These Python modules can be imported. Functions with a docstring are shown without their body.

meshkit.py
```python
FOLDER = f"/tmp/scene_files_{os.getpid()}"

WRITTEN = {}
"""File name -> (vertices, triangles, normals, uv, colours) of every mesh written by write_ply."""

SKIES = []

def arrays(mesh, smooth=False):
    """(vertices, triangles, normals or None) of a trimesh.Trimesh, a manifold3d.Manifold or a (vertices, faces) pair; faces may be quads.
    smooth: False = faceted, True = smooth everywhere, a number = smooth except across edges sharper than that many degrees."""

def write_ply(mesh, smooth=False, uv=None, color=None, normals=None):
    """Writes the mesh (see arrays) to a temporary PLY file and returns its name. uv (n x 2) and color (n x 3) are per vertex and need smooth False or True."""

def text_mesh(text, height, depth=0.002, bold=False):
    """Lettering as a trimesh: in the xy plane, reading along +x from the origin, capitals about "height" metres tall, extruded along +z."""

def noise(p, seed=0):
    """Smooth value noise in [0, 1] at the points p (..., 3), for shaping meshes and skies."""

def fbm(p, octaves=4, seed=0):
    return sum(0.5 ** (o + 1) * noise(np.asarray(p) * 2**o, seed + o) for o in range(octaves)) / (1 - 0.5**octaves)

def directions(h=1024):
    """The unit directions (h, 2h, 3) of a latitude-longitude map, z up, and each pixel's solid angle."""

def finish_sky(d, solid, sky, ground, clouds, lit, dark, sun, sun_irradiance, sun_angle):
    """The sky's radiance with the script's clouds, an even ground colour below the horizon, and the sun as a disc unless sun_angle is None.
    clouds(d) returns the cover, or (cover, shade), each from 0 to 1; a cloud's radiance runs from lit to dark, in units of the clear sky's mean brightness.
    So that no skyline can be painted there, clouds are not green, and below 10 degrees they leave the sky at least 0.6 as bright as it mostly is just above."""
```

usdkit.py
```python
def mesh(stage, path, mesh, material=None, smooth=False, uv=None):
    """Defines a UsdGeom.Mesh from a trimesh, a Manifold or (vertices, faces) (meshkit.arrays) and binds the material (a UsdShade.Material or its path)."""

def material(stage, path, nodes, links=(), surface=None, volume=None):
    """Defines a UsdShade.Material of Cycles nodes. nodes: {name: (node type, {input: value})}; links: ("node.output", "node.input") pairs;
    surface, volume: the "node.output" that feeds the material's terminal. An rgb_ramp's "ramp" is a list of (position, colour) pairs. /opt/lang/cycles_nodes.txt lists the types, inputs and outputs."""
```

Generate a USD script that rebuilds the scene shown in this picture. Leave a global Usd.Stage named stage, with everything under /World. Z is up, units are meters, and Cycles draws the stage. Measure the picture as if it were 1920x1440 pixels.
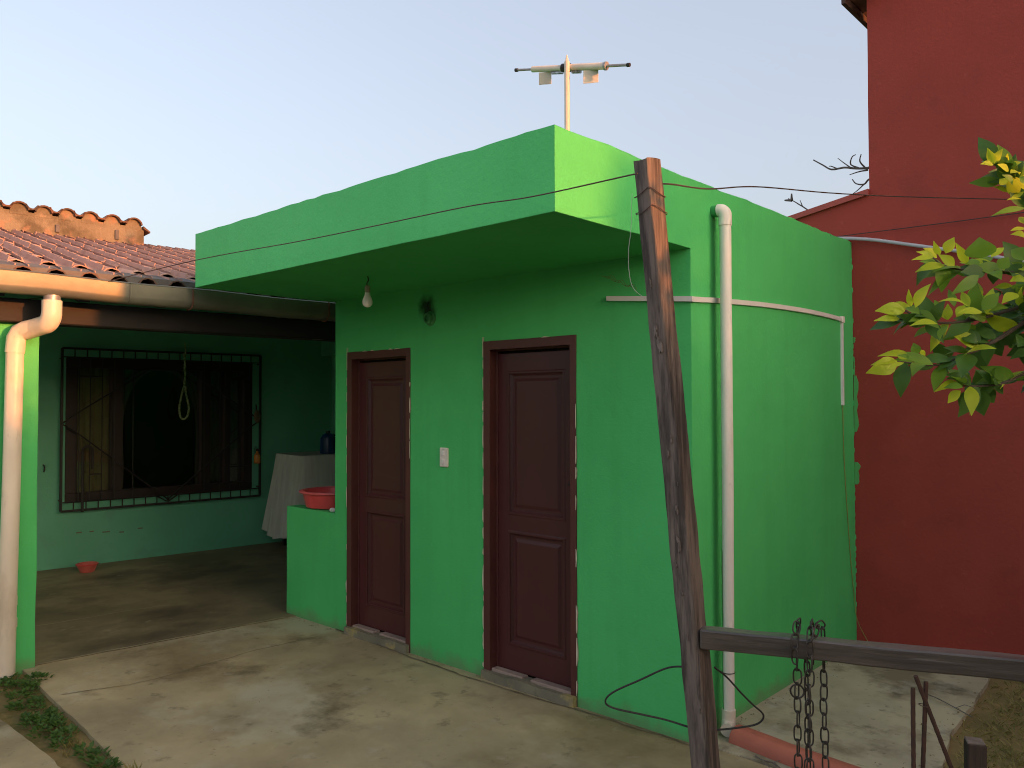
import math, random
import numpy as np, trimesh, usdkit, meshkit
import manifold3d as m3
from manifold3d import Manifold, CrossSection
from pxr import Usd, UsdGeom, UsdLux, UsdShade, Gf, Sdf, Vt

stage = Usd.Stage.CreateInMemory()
UsdGeom.SetStageUpAxis(stage, 'Z'); UsdGeom.SetStageMetersPerUnit(stage, 1.0)
UsdGeom.Xform.Define(stage, '/World')
UsdGeom.Scope.Define(stage, '/World/Looks')
rng = np.random.default_rng(11)

# ---------------------------------------------------------------- camera, sky, sun, exposure
EYE, YAW, PITCH, ROLL, FPX = (1.9787, -3.4192, 1.62), 42.645675, 1.373622, -0.1297, 1507.14
EXPOSURE = 1.60
SUN_EL, SUN_AZ = math.radians(5.6), math.radians(7.0)      # azimuth measured from +x towards +y
SUN_I, SUN_COL, SUN_ANGLE = 0.5, (1.22, 0.36, 0.085), 1.2
SKY_STRENGTH = 0.15
VEIL, VEIL_COL, SKY_SAT, AEROSOL = 0.14, (4.3, 4.75, 5.5), 0.75, 6.0
WHITE = (.965, .925, .965)

cam = UsdGeom.Camera.Define(stage, '/World/camera')
cam.CreateHorizontalApertureAttr(36.0); cam.CreateVerticalApertureAttr(27.0)
cam.CreateFocalLengthAttr(36.0 * FPX / 1920.0)
cam.CreateClippingRangeAttr((0.05, 5000.0))
cam.CreateExposureAttr(EXPOSURE)
_y, _p, _r = map(math.radians, (YAW, PITCH, ROLL))
_f = np.array([-math.sin(_y) * math.cos(_p), math.cos(_y) * math.cos(_p), math.sin(_p)])
_rt = np.array([math.cos(_y), math.sin(_y), 0.0]); _up = np.cross(_rt, _f)
_right, _upv = math.cos(_r) * _rt + math.sin(_r) * _up, -math.sin(_r) * _rt + math.cos(_r) * _up
M = np.eye(4); M[0, :3], M[1, :3], M[2, :3], M[3, :3] = _right, _upv, -_f, EYE
cam.AddTransformOp().Set(Gf.Matrix4d(*M.ravel().tolist()))

to_sun = np.array([math.cos(SUN_EL) * math.cos(SUN_AZ), math.cos(SUN_EL) * math.sin(SUN_AZ), math.sin(SUN_EL)])
sky_mat = usdkit.material(stage, '/World/Looks/sky', {
    'sky': ('sky_texture', {'sky_type': 'single_scattering', 'sun_disc': False, 'sun_elevation': SUN_EL,
                            'sun_rotation': math.atan2(to_sun[0], to_sun[1]), 'air_density': 1.0, 'aerosol_density': AEROSOL, 'ozone_density': 1.0}),
    'haze': ('hsv', {'saturation': SKY_SAT}),
    'veil': ('mix_color', {'fac': VEIL, 'b': VEIL_COL, 'use_clamp': False}),
    'wb': ('mix_color', {'blend_type': 'multiply', 'fac': 1.0, 'b': WHITE, 'use_clamp': False}),
    'bg': ('background_shader', {'strength': SKY_STRENGTH})},
    [('sky.color', 'haze.color'), ('haze.color', 'veil.a'), ('veil.result', 'wb.a'), ('wb.result', 'bg.color')], surface='bg.background')
dome = UsdLux.DomeLight.Define(stage, '/World/sky')
UsdShade.MaterialBindingAPI.Apply(dome.GetPrim()).Bind(sky_mat)
dome.GetPrim().SetCustomDataByKey('kind', 'structure')
sun = UsdLux.DistantLight.Define(stage, '/World/sun')
sun.CreateIntensityAttr(SUN_I); sun.CreateNormalizeAttr(True); sun.CreateAngleAttr(SUN_ANGLE); sun.CreateColorAttr(Gf.Vec3f(*SUN_COL))
zx = to_sun; xx = np.cross([0, 0, 1], zx); xx /= np.linalg.norm(xx); yx = np.cross(zx, xx)
S = np.eye(4); S[0, :3], S[1, :3], S[2, :3] = xx, yx, zx
sun.AddTransformOp().Set(Gf.Matrix4d(*S.ravel().tolist()))

# ---------------------------------------------------------------- helpers
used = {}
def numbered(parent, name):
    k = (parent, name); n = used.get(k, -1) + 1; used[k] = n
    return name if n == 0 else f'{name}_{n:03d}'
def path_of(p): return str(p.GetPath()) if hasattr(p, 'GetPath') else str(p)
def obj(name, mesh, mat, parent=None, smooth=30):
    par = path_of(parent) if parent is not None else '/World'
    return usdkit.mesh(stage, par + '/' + numbered(par, name), mesh, mat, smooth).GetPrim()
def tag(o, label=None, cat=None, group=None, kind=None):
    for k, v in (('label', label), ('category', cat), ('group', group), ('kind', kind)):
        if v: o.SetCustomDataByKey(k, v)
    return o
def thing(name, label, cat, loc=(0, 0, 0), rotz=0.0, group=None):
    x = UsdGeom.Xform.Define(stage, '/World/' + numbered('/World', name))
    x.AddTranslateOp().Set(Gf.Vec3d(*map(float, loc)))
    if rotz: x.AddRotateZOp().Set(float(rotz))
    return tag(x.GetPrim(), label, cat, group)
def cat(*ms): return trimesh.util.concatenate([m if isinstance(m, trimesh.Trimesh) else tm(m) for m in ms])
def tm(m):
    if isinstance(m, trimesh.Trimesh): return m
    k = m.to_mesh(); return trimesh.Trimesh(k.vert_properties[:, :3], k.tri_verts, process=False)
def mbox(x0, x1, y0, y1, z0, z1): return Manifold.cube((x1 - x0, y1 - y0, z1 - z0)).translate((x0, y0, z0))
def box(x0, x1, y0, y1, z0, z1, b=0.004):
    b = min(b, (x1 - x0) * .4, (y1 - y0) * .4, (z1 - z0) * .4); pts = []
    for sx in (0, 1):
        for sy in (0, 1):
            for sz in (0, 1):
                c = np.array([(x0, x1)[sx], (y0, y1)[sy], (z0, z1)[sz]], float); d = np.array([1 - 2 * sx, 1 - 2 * sy, 1 - 2 * sz]) * b
                pts += [c + d * [0, 1, 1], c + d * [1, 0, 1], c + d * [1, 1, 0]]
    return trimesh.convex.convex_hull(np.array(pts))
def hull(pts): return trimesh.convex.convex_hull(np.array(pts, float))
def tube(points, r, n=8, closed=False, caps=True):
    P = np.array(points, float); m = len(P); R = np.broadcast_to(np.asarray(r, float), (m,))
    if closed: T = np.roll(P, -1, 0) - np.roll(P, 1, 0)
    else:
        T = np.zeros_like(P); T[1:-1] = P[2:] - P[:-2]; T[0] = P[1] - P[0]; T[-1] = P[-1] - P[-2]
    T /= np.maximum(np.linalg.norm(T, axis=1, keepdims=True), 1e-9)
    a = np.array([0, 0, 1.0]) if abs(T[0][2]) < .9 else np.array([1.0, 0, 0])
    N = np.cross(T[0], a); N /= np.linalg.norm(N); V = []
    for i in range(m):
        N = N - T[i] * (N @ T[i]); N /= max(np.linalg.norm(N), 1e-9); Bn = np.cross(T[i], N)
        an = np.arange(n) * 2 * math.pi / n
        V.append(P[i] + R[i] * (np.cos(an)[:, None] * N + np.sin(an)[:, None] * Bn))
    V = np.vstack(V); F = []
    for i in range(m if closed else m - 1):
        j = (i + 1) % m
        for k in range(n):
            l = (k + 1) % n; F += [[i * n + k, i * n + l, j * n + l], [i * n + k, j * n + l, j * n + k]]
    if caps and not closed:
        V = np.vstack([V, P[0], P[-1]])
        for k in range(n):
            l = (k + 1) % n; F += [[m * n, l if False else k, l][::-1] if False else [m * n, l, k], [m * n + 1, (m - 1) * n + k, (m - 1) * n + l]]
    return trimesh.Trimesh(V, np.array(F), process=False)
def smooth_path(pts, k=6):
    P = np.array(pts, float); out = []
    Q = np.vstack([2 * P[0] - P[1], P, 2 * P[-1] - P[-2]])
    for i in range(1, len(Q) - 2):
        for t in np.linspace(0, 1, k, endpoint=False):
            a, b, c, d = Q[i - 1], Q[i], Q[i + 1], Q[i + 2]
            out.append(.5 * (2 * b + (c - a) * t + (2 * a - 5 * b + 4 * c - d) * t * t + (3 * b - a - 3 * c + d) * t ** 3))
    return np.array(out + [P[-1]])
def lathe(profile, n=24, loc=(0, 0, 0)):
    m = trimesh.creation.revolve(np.array(profile, float), sections=n); m.apply_translation(loc); return m
def ring(center, r, wire, normal=(0, 0, 1), n=20, k=6, sx=1.0):
    an = np.arange(n) * 2 * math.pi / n; nz = np.array(normal, float); nz /= np.linalg.norm(nz)
    a = np.cross(nz, [0, 0, 1.0]); a = np.array([1.0, 0, 0]) if np.linalg.norm(a) < 1e-6 else a / np.linalg.norm(a); b = np.cross(nz, a)
    return tube(np.array(center) + r * sx * np.cos(an)[:, None] * a + r * np.sin(an)[:, None] * b, wire, k, closed=True)
def xf(m, rotz=0, loc=(0, 0, 0), rot=None):
    m = m.copy()
    if rot is not None: m.apply_transform(trimesh.transformations.euler_matrix(*np.radians(rot)))
    if rotz: m.apply_transform(trimesh.transformations.rotation_matrix(math.radians(rotz), [0, 0, 1]))
    m.apply_translation(loc); return m
def wobble(m, amp, freq, seed=0, mask=None):
    m = tm(m); v = np.array(m.vertices)
    d = np.stack([meshkit.fbm(v * freq + 17.3 * k, 3, seed + 7 * k) - .5 for k in range(3)], 1) * 2 * amp
    m = m.copy(); m.vertices = v + (d if mask is None else d * mask(v)[:, None]); return m
def prism(poly, z0, z1):
    poly = np.array(poly, float); x, y = poly.T
    if (x * np.roll(y, -1) - y * np.roll(x, -1)).sum() < 0: poly = poly[::-1]
    return Manifold.extrude(CrossSection([np.array(poly, float)]), z1 - z0).translate((0, 0, z0))
def rough_poly(poly, step, amp, seed):
    P = np.array(poly, float); out = []
    for a, b in zip(P, np.roll(P, -1, 0)):
        n = max(1, int(np.linalg.norm(b - a) / step)); t = np.linspace(0, 1, n, endpoint=False)[:, None]; out.append(a + (b - a) * t)
    Q = np.vstack(out); q3 = np.hstack([Q, np.zeros((len(Q), 1))])
    Q[:, 0] += amp * 2 * (meshkit.fbm(q3 * 9, 3, seed) - .5); Q[:, 1] += amp * 2 * (meshkit.fbm(q3 * 9 + 40, 3, seed) - .5)
    return Q

# ---------------------------------------------------------------- materials
def mat(name, c1, c2=None, scale=3.0, rough=0.6, bump=0.0, bscale=40.0, spec=0.4, metal=0.0, stains=(), stretch=(1, 1, 1), edge=0.0, detail=5, space='position', diffrough=0.0, lo=.35, hi=.65):
    """c1..c2 mottled by noise; stains: (colour, noise scale, low, high, amount, offset); bump from fine noise; edge: rounded edges in the shading."""
    c2 = c2 or tuple(v * .8 for v in c1)
    n = {'geo': ('geometry', {}), 'map': ('mapping', {'scale': stretch}), 'n1': ('noise_texture', {'scale': scale, 'detail': detail, 'roughness': .6}),
         'r1': ('map_range', {'from_min': lo, 'from_max': hi, 'clamp': True}), 'mx': ('mix_color', {'a': c1, 'b': c2}),
         'p': ('principled_bsdf', {'roughness': rough, 'specular_ior_level': spec, 'metallic': metal, 'diffuse_roughness': diffrough})}
    l = [('geo.position', 'map.vector'), ('map.vector', 'n1.vector'), ('n1.fac', 'r1.value'), ('r1.result', 'mx.fac')]
    if space == 'object':
        n['tc'] = ('texture_coordinate', {}); l[0] = ('tc.object', 'map.vector')
    last = 'mx.result'
    for i, (col, sc, a, b, amt, off) in enumerate(stains):
        n[f'so{i}'] = ('mapping', {'location': (off, off * .7, off * 1.3)}); n[f'sn{i}'] = ('noise_texture', {'scale': sc, 'detail': 6, 'roughness': .62})
        n[f'sr{i}'] = ('map_range', {'from_min': a, 'from_max': b, 'to_max': amt, 'clamp': True}); n[f'sm{i}'] = ('mix_color', {'b': col})
        l += [('map.vector', f'so{i}.vector'), (f'so{i}.vector', f'sn{i}.vector'), (f'sn{i}.fac', f'sr{i}.value'), (f'sr{i}.result', f'sm{i}.fac'), (last, f'sm{i}.a')]; last = f'sm{i}.result'
    l.append((last, 'p.base_color'))
    if bump:
        n['bn'] = ('noise_texture', {'scale': bscale, 'detail': 4, 'roughness': .6}); n['bp'] = ('bump', {'strength': 1.0, 'distance': bump})
        l += [('map.vector', 'bn.vector'), ('bn.fac', 'bp.height'), ('bp.normal', 'p.normal')]
        if edge: n['bv'] = ('bevel', {'radius': edge, 'samples': 4}); l.append(('bv.bevel', 'bp.normal'))
    elif edge:
        n['bv'] = ('bevel', {'radius': edge, 'samples': 4}); l.append(('bv.bevel', 'p.normal'))
    return usdkit.material(stage, '/World/Looks/' + name, n, l, surface='p.BSDF')
def leaf_mat(name, c1, c2, trans, rough=.48, tfac=.4):
    n = {'oi': ('geometry', {}), 'n1': ('noise_texture', {'scale': 30.0, 'detail': 2}), 'n2': ('noise_texture', {'scale': 9.0, 'detail': 1}), 'mx': ('mix_color', {'a': c1, 'b': c2}), 'r': ('map_range', {'from_min': .3, 'from_max': .7, 'clamp': True}),
         'p': ('principled_bsdf', {'roughness': rough, 'specular_ior_level': .3}), 't': ('translucent_bsdf', {'color': trans}), 'm': ('mix_closure', {'fac': tfac})}
    return usdkit.material(stage, '/World/Looks/' + name, n, [('oi.position', 'n2.vector'), ('n2.fac', 'r.value'), ('r.result', 'mx.fac'), ('mx.result', 'p.base_color'), ('p.BSDF', 'm.closure1'), ('t.BSDF', 'm.closure2')], surface='m.closure')

# green masonry paint: faint roller mottling, splash dirt along the foot, a soft dark blotch round the wall lamp holder
def green_paint():
    n = {'geo': ('geometry', {}), 'sep': ('separate_xyz', {}),
         'n1': ('noise_texture', {'scale': 1.3, 'detail': 6, 'roughness': .6}), 'r1': ('map_range', {'from_min': .35, 'from_max': .68, 'clamp': True}),
         'mx': ('mix_color', {'a': (.082, .490, .146), 'b': (.068, .435, .124)}),
         'n3': ('noise_texture', {'scale': 26.0, 'detail': 3}), 'r3': ('map_range', {'from_min': .62, 'from_max': .8, 'to_max': .35, 'clamp': True}), 'm3': ('mix_color', {'b': (.11, .53, .18)}),
         'vm': ('mapping', {'scale': (6.0, 6.0, .45)}), 'nv': ('noise_texture', {'scale': 1.0, 'detail': 5, 'roughness': .6}), 'rv': ('map_range', {'from_min': .52, 'from_max': .72, 'to_max': .30, 'clamp': True}), 'mv': ('mix_color', {'b': (.060, .36, .095)}),
         'n2': ('noise_texture', {'scale': 7.0, 'detail': 6, 'roughness': .65}), 'h': ('math', {'math_type': 'multiply_add', 'value2': .22, 'value3': -.045}),
         'd': ('math', {'math_type': 'subtract'}), 'r2': ('map_range', {'from_min': -.02, 'from_max': .05, 'to_max': .55, 'clamp': True}), 'm2': ('mix_color', {'b': (.16, .19, .10)}),
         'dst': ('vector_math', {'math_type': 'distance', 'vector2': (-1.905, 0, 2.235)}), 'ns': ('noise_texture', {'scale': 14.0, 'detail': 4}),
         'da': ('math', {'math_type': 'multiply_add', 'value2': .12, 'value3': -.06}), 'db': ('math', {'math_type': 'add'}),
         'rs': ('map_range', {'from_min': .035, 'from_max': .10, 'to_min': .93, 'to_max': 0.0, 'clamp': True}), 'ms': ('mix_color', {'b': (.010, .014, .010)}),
         'bn': ('noise_texture', {'scale': 55.0, 'detail': 5, 'roughness': .65}), 'bn2': ('noise_texture', {'scale': 5.0, 'detail': 3}), 'bs': ('math', {'math_type': 'multiply_add', 'value2': 2.5}),
         'bv': ('bevel', {'radius': .007, 'samples': 4}), 'bp': ('bump', {'strength': 1.0, 'distance': .0018}),
         'p': ('principled_bsdf', {'roughness': .55, 'specular_ior_level': .12})}
    l = [('geo.position', x + '.vector') for x in ('n1', 'n3', 'n2', 'ns', 'bn', 'bn2', 'sep')] + [('geo.position', 'dst.vector1'),
         ('n1.fac', 'r1.value'), ('r1.result', 'mx.fac'), ('n3.fac', 'r3.value'), ('r3.result', 'm3.fac'), ('geo.position', 'vm.vector'), ('vm.vector', 'nv.vector'), ('nv.fac', 'rv.value'), ('rv.result', 'mv.fac'), ('mx.result', 'mv.a'), ('mv.result', 'm3.a'),
         ('n2.fac', 'h.value1'), ('h.value', 'd.value1'), ('sep.z', 'd.value2'), ('d.value', 'r2.value'), ('r2.result', 'm2.fac'), ('m3.result', 'm2.a'),
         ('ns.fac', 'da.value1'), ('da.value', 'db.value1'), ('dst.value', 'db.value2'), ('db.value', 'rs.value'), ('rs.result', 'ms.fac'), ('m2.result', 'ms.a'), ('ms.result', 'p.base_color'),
         ('bn2.fac', 'bs.value1'), ('bn.fac', 'bs.value3'), ('bs.value', 'bp.height'), ('bv.bevel', 'bp.normal'), ('bp.normal', 'p.normal')]
    return usdkit.material(stage, '/World/Looks/green_paint', n, l, surface='p.BSDF')
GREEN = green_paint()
GREEN_TRIM = mat('green_trim', (.075, .30, .085), (.09, .34, .10), 8, .45, .001, 60)
GREEN_DARK = mat('green_dark', (.035, .19, .06), (.05, .23, .075), 30, .5, .001, 60)
TEAL = mat('teal_paint', (.135, .47, .29), (.115, .41, .25), 1.6, .55, .0015, 50, stains=[((.12, .28, .20), 4, .55, .75, .5, 3.)])
RED = mat('red_paint', (.29, .045, .032), (.245, .038, .027), 1.1, .7, .0018, 45, spec=.2, stains=[((.30, .048, .035), 1.8, .54, .7, .55, 5.), ((.20, .035, .026), 2.6, .54, .70, .6, 9.), ((.34, .07, .055), 14., .64, .74, .4, 2.)], detail=8)
RED_TRIM = mat('red_trim', (.33, .060, .045), (.28, .05, .038), 3, .6, .001, 50)
DOOR = mat('door_paint', (.066, .0175, .016), (.054, .0145, .014), 2.2, .38, .0006, 26, stretch=(1, 1, .12), edge=.004)
FRAME = mat('door_frame_paint', (.085, .026, .021), (.066, .02, .017), 4, .46, .001, 40, edge=.004)
CONCRETE = mat('concrete', (.42, .345, .200), (.27, .222, .128), 1.05, .72, .0018, 38, spec=.3, lo=.40, hi=.60, detail=7,
    stains=[((.44, .41, .29), .8, .52, .62, .75, 3.), ((.19, .140, .066), .95, .50, .64, .80, 11.), ((.33, .27, .145), 2.6, .52, .66, .5, 19.), ((.085, .064, .034), 1.9, .56, .69, .75, 23.), ((.40, .37, .28), 6., .60, .72, .45, 31.), ((.05, .042, .026), 26., .64, .72, .45, 5.), ((.11, .10, .055), 9., .60, .70, .5, 41.)])
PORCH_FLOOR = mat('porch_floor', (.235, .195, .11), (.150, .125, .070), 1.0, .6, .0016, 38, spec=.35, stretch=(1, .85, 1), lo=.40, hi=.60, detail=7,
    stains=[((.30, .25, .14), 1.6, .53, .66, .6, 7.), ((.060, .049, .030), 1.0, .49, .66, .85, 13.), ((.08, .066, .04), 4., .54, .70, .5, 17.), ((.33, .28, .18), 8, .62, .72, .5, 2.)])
WALKWAY = mat('walkway_concrete', (.44, .385, .26), (.33, .29, .20), 1.4, .8, .0026, 34, spec=.25, lo=.40, hi=.60, detail=7,
    stains=[((.15, .12, .07), 1.9, .51, .63, .75, 4.), ((.085, .07, .045), 4.5, .57, .68, .7, 8.), ((.43, .40, .32), 4., .56, .68, .55, 12.), ((.07, .06, .04), 24., .62, .70, .5, 3.)])
DIRT = mat('dry_ground', (.27, .195, .085), (.18, .14, .06), 3.5, .95, .006, 30, spec=.1, stains=[((.075, .085, .028), 2.0, .52, .64, .8, 6.), ((.26, .19, .09), 12, .58, .7, .6, 2.)])
WOOD = mat('weathered_wood', (.165, .130, .108), (.062, .049, .042), 15, .85, .008, 34, spec=.2, stretch=(2.2, 2.2, .13), lo=.42, hi=.60, detail=8, stains=[((.22, .165, .13), 16, .60, .68, .55, 6.), ((.03, .022, .018), 22, .60, .70, .7, 3.)], space='object')
WOOD_RED = mat('weathered_wood_side', (.150, .084, .056), (.090, .052, .038), 9, .85, .003, 26, spec=.2, stretch=(2.2, 2.2, .12), stains=[((.24, .17, .13), 18, .62, .72, .5, 6.), ((.035, .022, .018), 20, .58, .68, .7, 3.)], space='object')
SCUFF = mat('bare_wood_scuff', (.22, .175, .15), (.15, .12, .10), 40, .9, .001, 60, spec=.15)
RAIL = mat('rail_wood', (.085, .070, .062), (.042, .035, .031), 9, .34, .002, 30, lo=.42, hi=.6, detail=8, spec=.8, stretch=(.2, 2.5, 2.5), stains=[((.15, .135, .125), 20, .60, .7, .6, 6.)], space='object')
BEAM = mat('beam_wood', (.010, .0065, .005), (.007, .005, .004), 6, .7, .002, 30, stretch=(1, .15, 1))
PVC = mat('white_pvc', (.74, .70, .64), (.68, .64, .57), 5, .36, spec=.5, stretch=(1, 1, .3), stains=[((.50, .45, .36), 9, .56, .70, .5, 2.), ((.36, .33, .25), 22, .66, .74, .5, 4.)])
PVC_OLD = mat('cream_pvc', (.66, .59, .48), (.58, .51, .40), 4, .40, spec=.5, stretch=(1, 1, .35), stains=[((.42, .35, .25), 7, .54, .70, .55, 2.), ((.27, .22, .14), 18, .64, .74, .5, 6.)])
TRUNKING = mat('white_trunking', (.66, .63, .60), (.60, .57, .54), 6, .4)
ZINC = mat('gutter_zinc', (.20, .20, .16), (.145, .145, .12), 3, .48, .0006, 20, metal=.55, stains=[((.20, .16, .09), 5, .56, .72, .5, 4.), ((.14, .07, .035), 11, .66, .74, .6, 9.)])
RUST = mat('rusty_steel', (.072, .035, .024), (.045, .026, .02), 30, .8, .001, 120, spec=.3)
CHAIN = mat('chain_steel', (.095, .085, .075), (.05, .043, .038), 60, .42, metal=.7)
BLACK = mat('black_iron', (.014, .013, .012), (.02, .017, .015), 10, .5)
WIRE = mat('dark_wire', (.03, .022, .02), (.045, .03, .025), 30, .55)
RUSTWIRE = mat('rusty_wire', (.085, .045, .035), (.06, .035, .03), 30, .7)
HOSE = mat('grey_hose', (.40, .40, .43), (.36, .36, .39), 10, .45)
TERRA = [mat('terracotta_' + n, a, b, 9, .9, .002, 60, spec=.2, stains=[((.22, .10, .07), 5, .56, .7, .5, k), ((.12, .085, .06), 11, .62, .74, .6, k + 3)]) for k, (n, a, b) in enumerate((('rose', (.46, .285, .225), (.39, .235, .185)), ('brown', (.41, .245, .195), (.34, .20, .155)), ('pale', (.50, .32, .255), (.43, .27, .215))))]
TERRA_DARK = mat('terracotta_mossy', (.17, .085, .055), (.085, .055, .038), 6, .88, .002, 50, stains=[((.05, .042, .03), 8, .5, .66, .7, 1.)])
MORTAR = mat('grey_mortar', (.135, .125, .115), (.10, .095, .088), 7, .9, .003, 40, stains=[((.05, .045, .04), 5, .56, .7, .6, 1.)])
PLASTER = mat('aged_plaster', (.20, .17, .115), (.14, .115, .075), 4, .9, .006, 30, lo=.4, hi=.6, stains=[((.085, .07, .042), 3.6, .47, .60, .88, 2.), ((.34, .17, .10), 5, .53, .64, .7, 7.), ((.38, .30, .19), 9, .6, .72, .5, 11.)])
TERRA_GROUND = mat('terracotta_channel', (.40, .125, .080), (.34, .105, .068), 5, .8, .0015, 60, spec=.25, stains=[((.46, .19, .08), 7, .58, .7, .5, 1.), ((.22, .09, .06), 14, .62, .74, .5, 4.)])
CREAM = mat('bare_plaster', (.62, .56, .42), (.50, .44, .30), 20, .9)
SILL = mat('step_mortar', (.215, .19, .125), (.16, .145, .10), 8, .85, .003, 50, stains=[((.36, .28, .105), 4.5, .52, .60, .85, 3.), ((.08, .085, .055), 7, .58, .7, .6, 8.)])
SILL_TILE = mat('step_tile', (.36, .26, .21), (.29, .21, .17), 10, .6)
BULB = mat('frosted_bulb', (.80, .77, .70), (.78, .74, .66), 4, .3)
SOCKET = mat('bulb_socket', (.33, .28, .20), (.28, .24, .18), 20, .5)
SWITCH = mat('switch_plastic', (.72, .66, .58), (.68, .62, .54), 20, .35)
PINK = mat('pink_plastic', (.62, .075, .075), (.58, .07, .07), 6, .35)
WHITE = mat('white_soap', (.75, .72, .68), (.7, .66, .62), 6, .4)
CLOTH = mat('grey_cloth', (.62, .60, .54), (.52, .50, .45), 9, .85, .001, 80, stretch=(1.5, 1.5, .15), stains=[((.42, .42, .42), 7, .55, .7, .5, 3.)])
CURTAIN = mat('cream_curtain', (.23, .19, .10), (.18, .15, .08), 7, .9)
CURTAIN_DIM = mat('dimmed_cream_curtain', (.085, .075, .058), (.07, .06, .047), 7, .9)  # copy of the cream curtain, darkened in colour for the dimly lit panes
WINWOOD = mat('window_wood', (.022, .012, .009), (.015, .009, .007), 5, .5, .001, 30)
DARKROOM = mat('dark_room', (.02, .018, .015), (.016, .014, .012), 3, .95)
ROPE = mat('green_rope', (.42, .48, .25), (.12, .20, .07), 55, .9, lo=.45, hi=.55)
GLINT_ORANGE = mat('glint_orange', (.62, .23, .04), (.5, .18, .03), 10, .15, spec=.8)  # bright orange of a sun glint put into the colour
TAN = mat('tan_cloth', (.16, .12, .07), (.10, .075, .045), 30, .9)
BLUE = mat('blue_plastic', (.01, .045, .13), (.008, .035, .10), 6, .3)
NAVY = mat('navy_plastic', (.012, .016, .03), (.01, .012, .022), 6, .4)
ANT = mat('antenna_tube', (.60, .52, .43), (.54, .46, .38), 8, .4)
STEEL = mat('galvanised_steel', (.34, .33, .32), (.28, .27, .26), 12, .4, metal=.6)
BARK = mat('bark', (.085, .062, .045), (.055, .042, .032), 20, .9, .002, 60)
GLASS = usdkit.material(stage, '/World/Looks/window_glass', {'t': ('transparent_bsdf', {'color': (.86, .9, .88)}), 'g': ('glossy_bsdf', {'color': (1, 1, 1), 'roughness': .03}), 'f': ('fresnel', {'IOR': 1.5}), 'm': ('mix_closure', {})},
    [('f.fac', 'm.fac'), ('t.BSDF', 'm.closure1'), ('g.BSDF', 'm.closure2')], surface='m.closure')
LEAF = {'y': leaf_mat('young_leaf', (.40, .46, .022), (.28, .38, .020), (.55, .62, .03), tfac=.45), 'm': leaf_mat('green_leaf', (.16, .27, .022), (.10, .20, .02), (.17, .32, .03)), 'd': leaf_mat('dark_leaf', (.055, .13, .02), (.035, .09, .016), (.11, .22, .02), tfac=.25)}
WEED = leaf_mat('weed_leaf', (.045, .10, .02), (.075, .135, .03), (.08, .16, .02), tfac=.3)
GRASS = leaf_mat('dry_grass', (.36, .28, .10), (.15, .17, .045), (.3, .26, .07), tfac=.3)
FAR_LEAF = leaf_mat('far_leaf', (.05, .095, .022), (.035, .07, .018), (.08, .15, .02), tfac=.3)
DEAD = mat('dry_twig', (.17, .145, .125), (.12, .10, .085), 20, .9)
STAKE = mat('stake_wood', (.065, .045, .034), (.035, .026, .021), 14, .85, .004, 34, spec=.2, stretch=(2, 2, .2), lo=.42, hi=.6, space='object')

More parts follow.
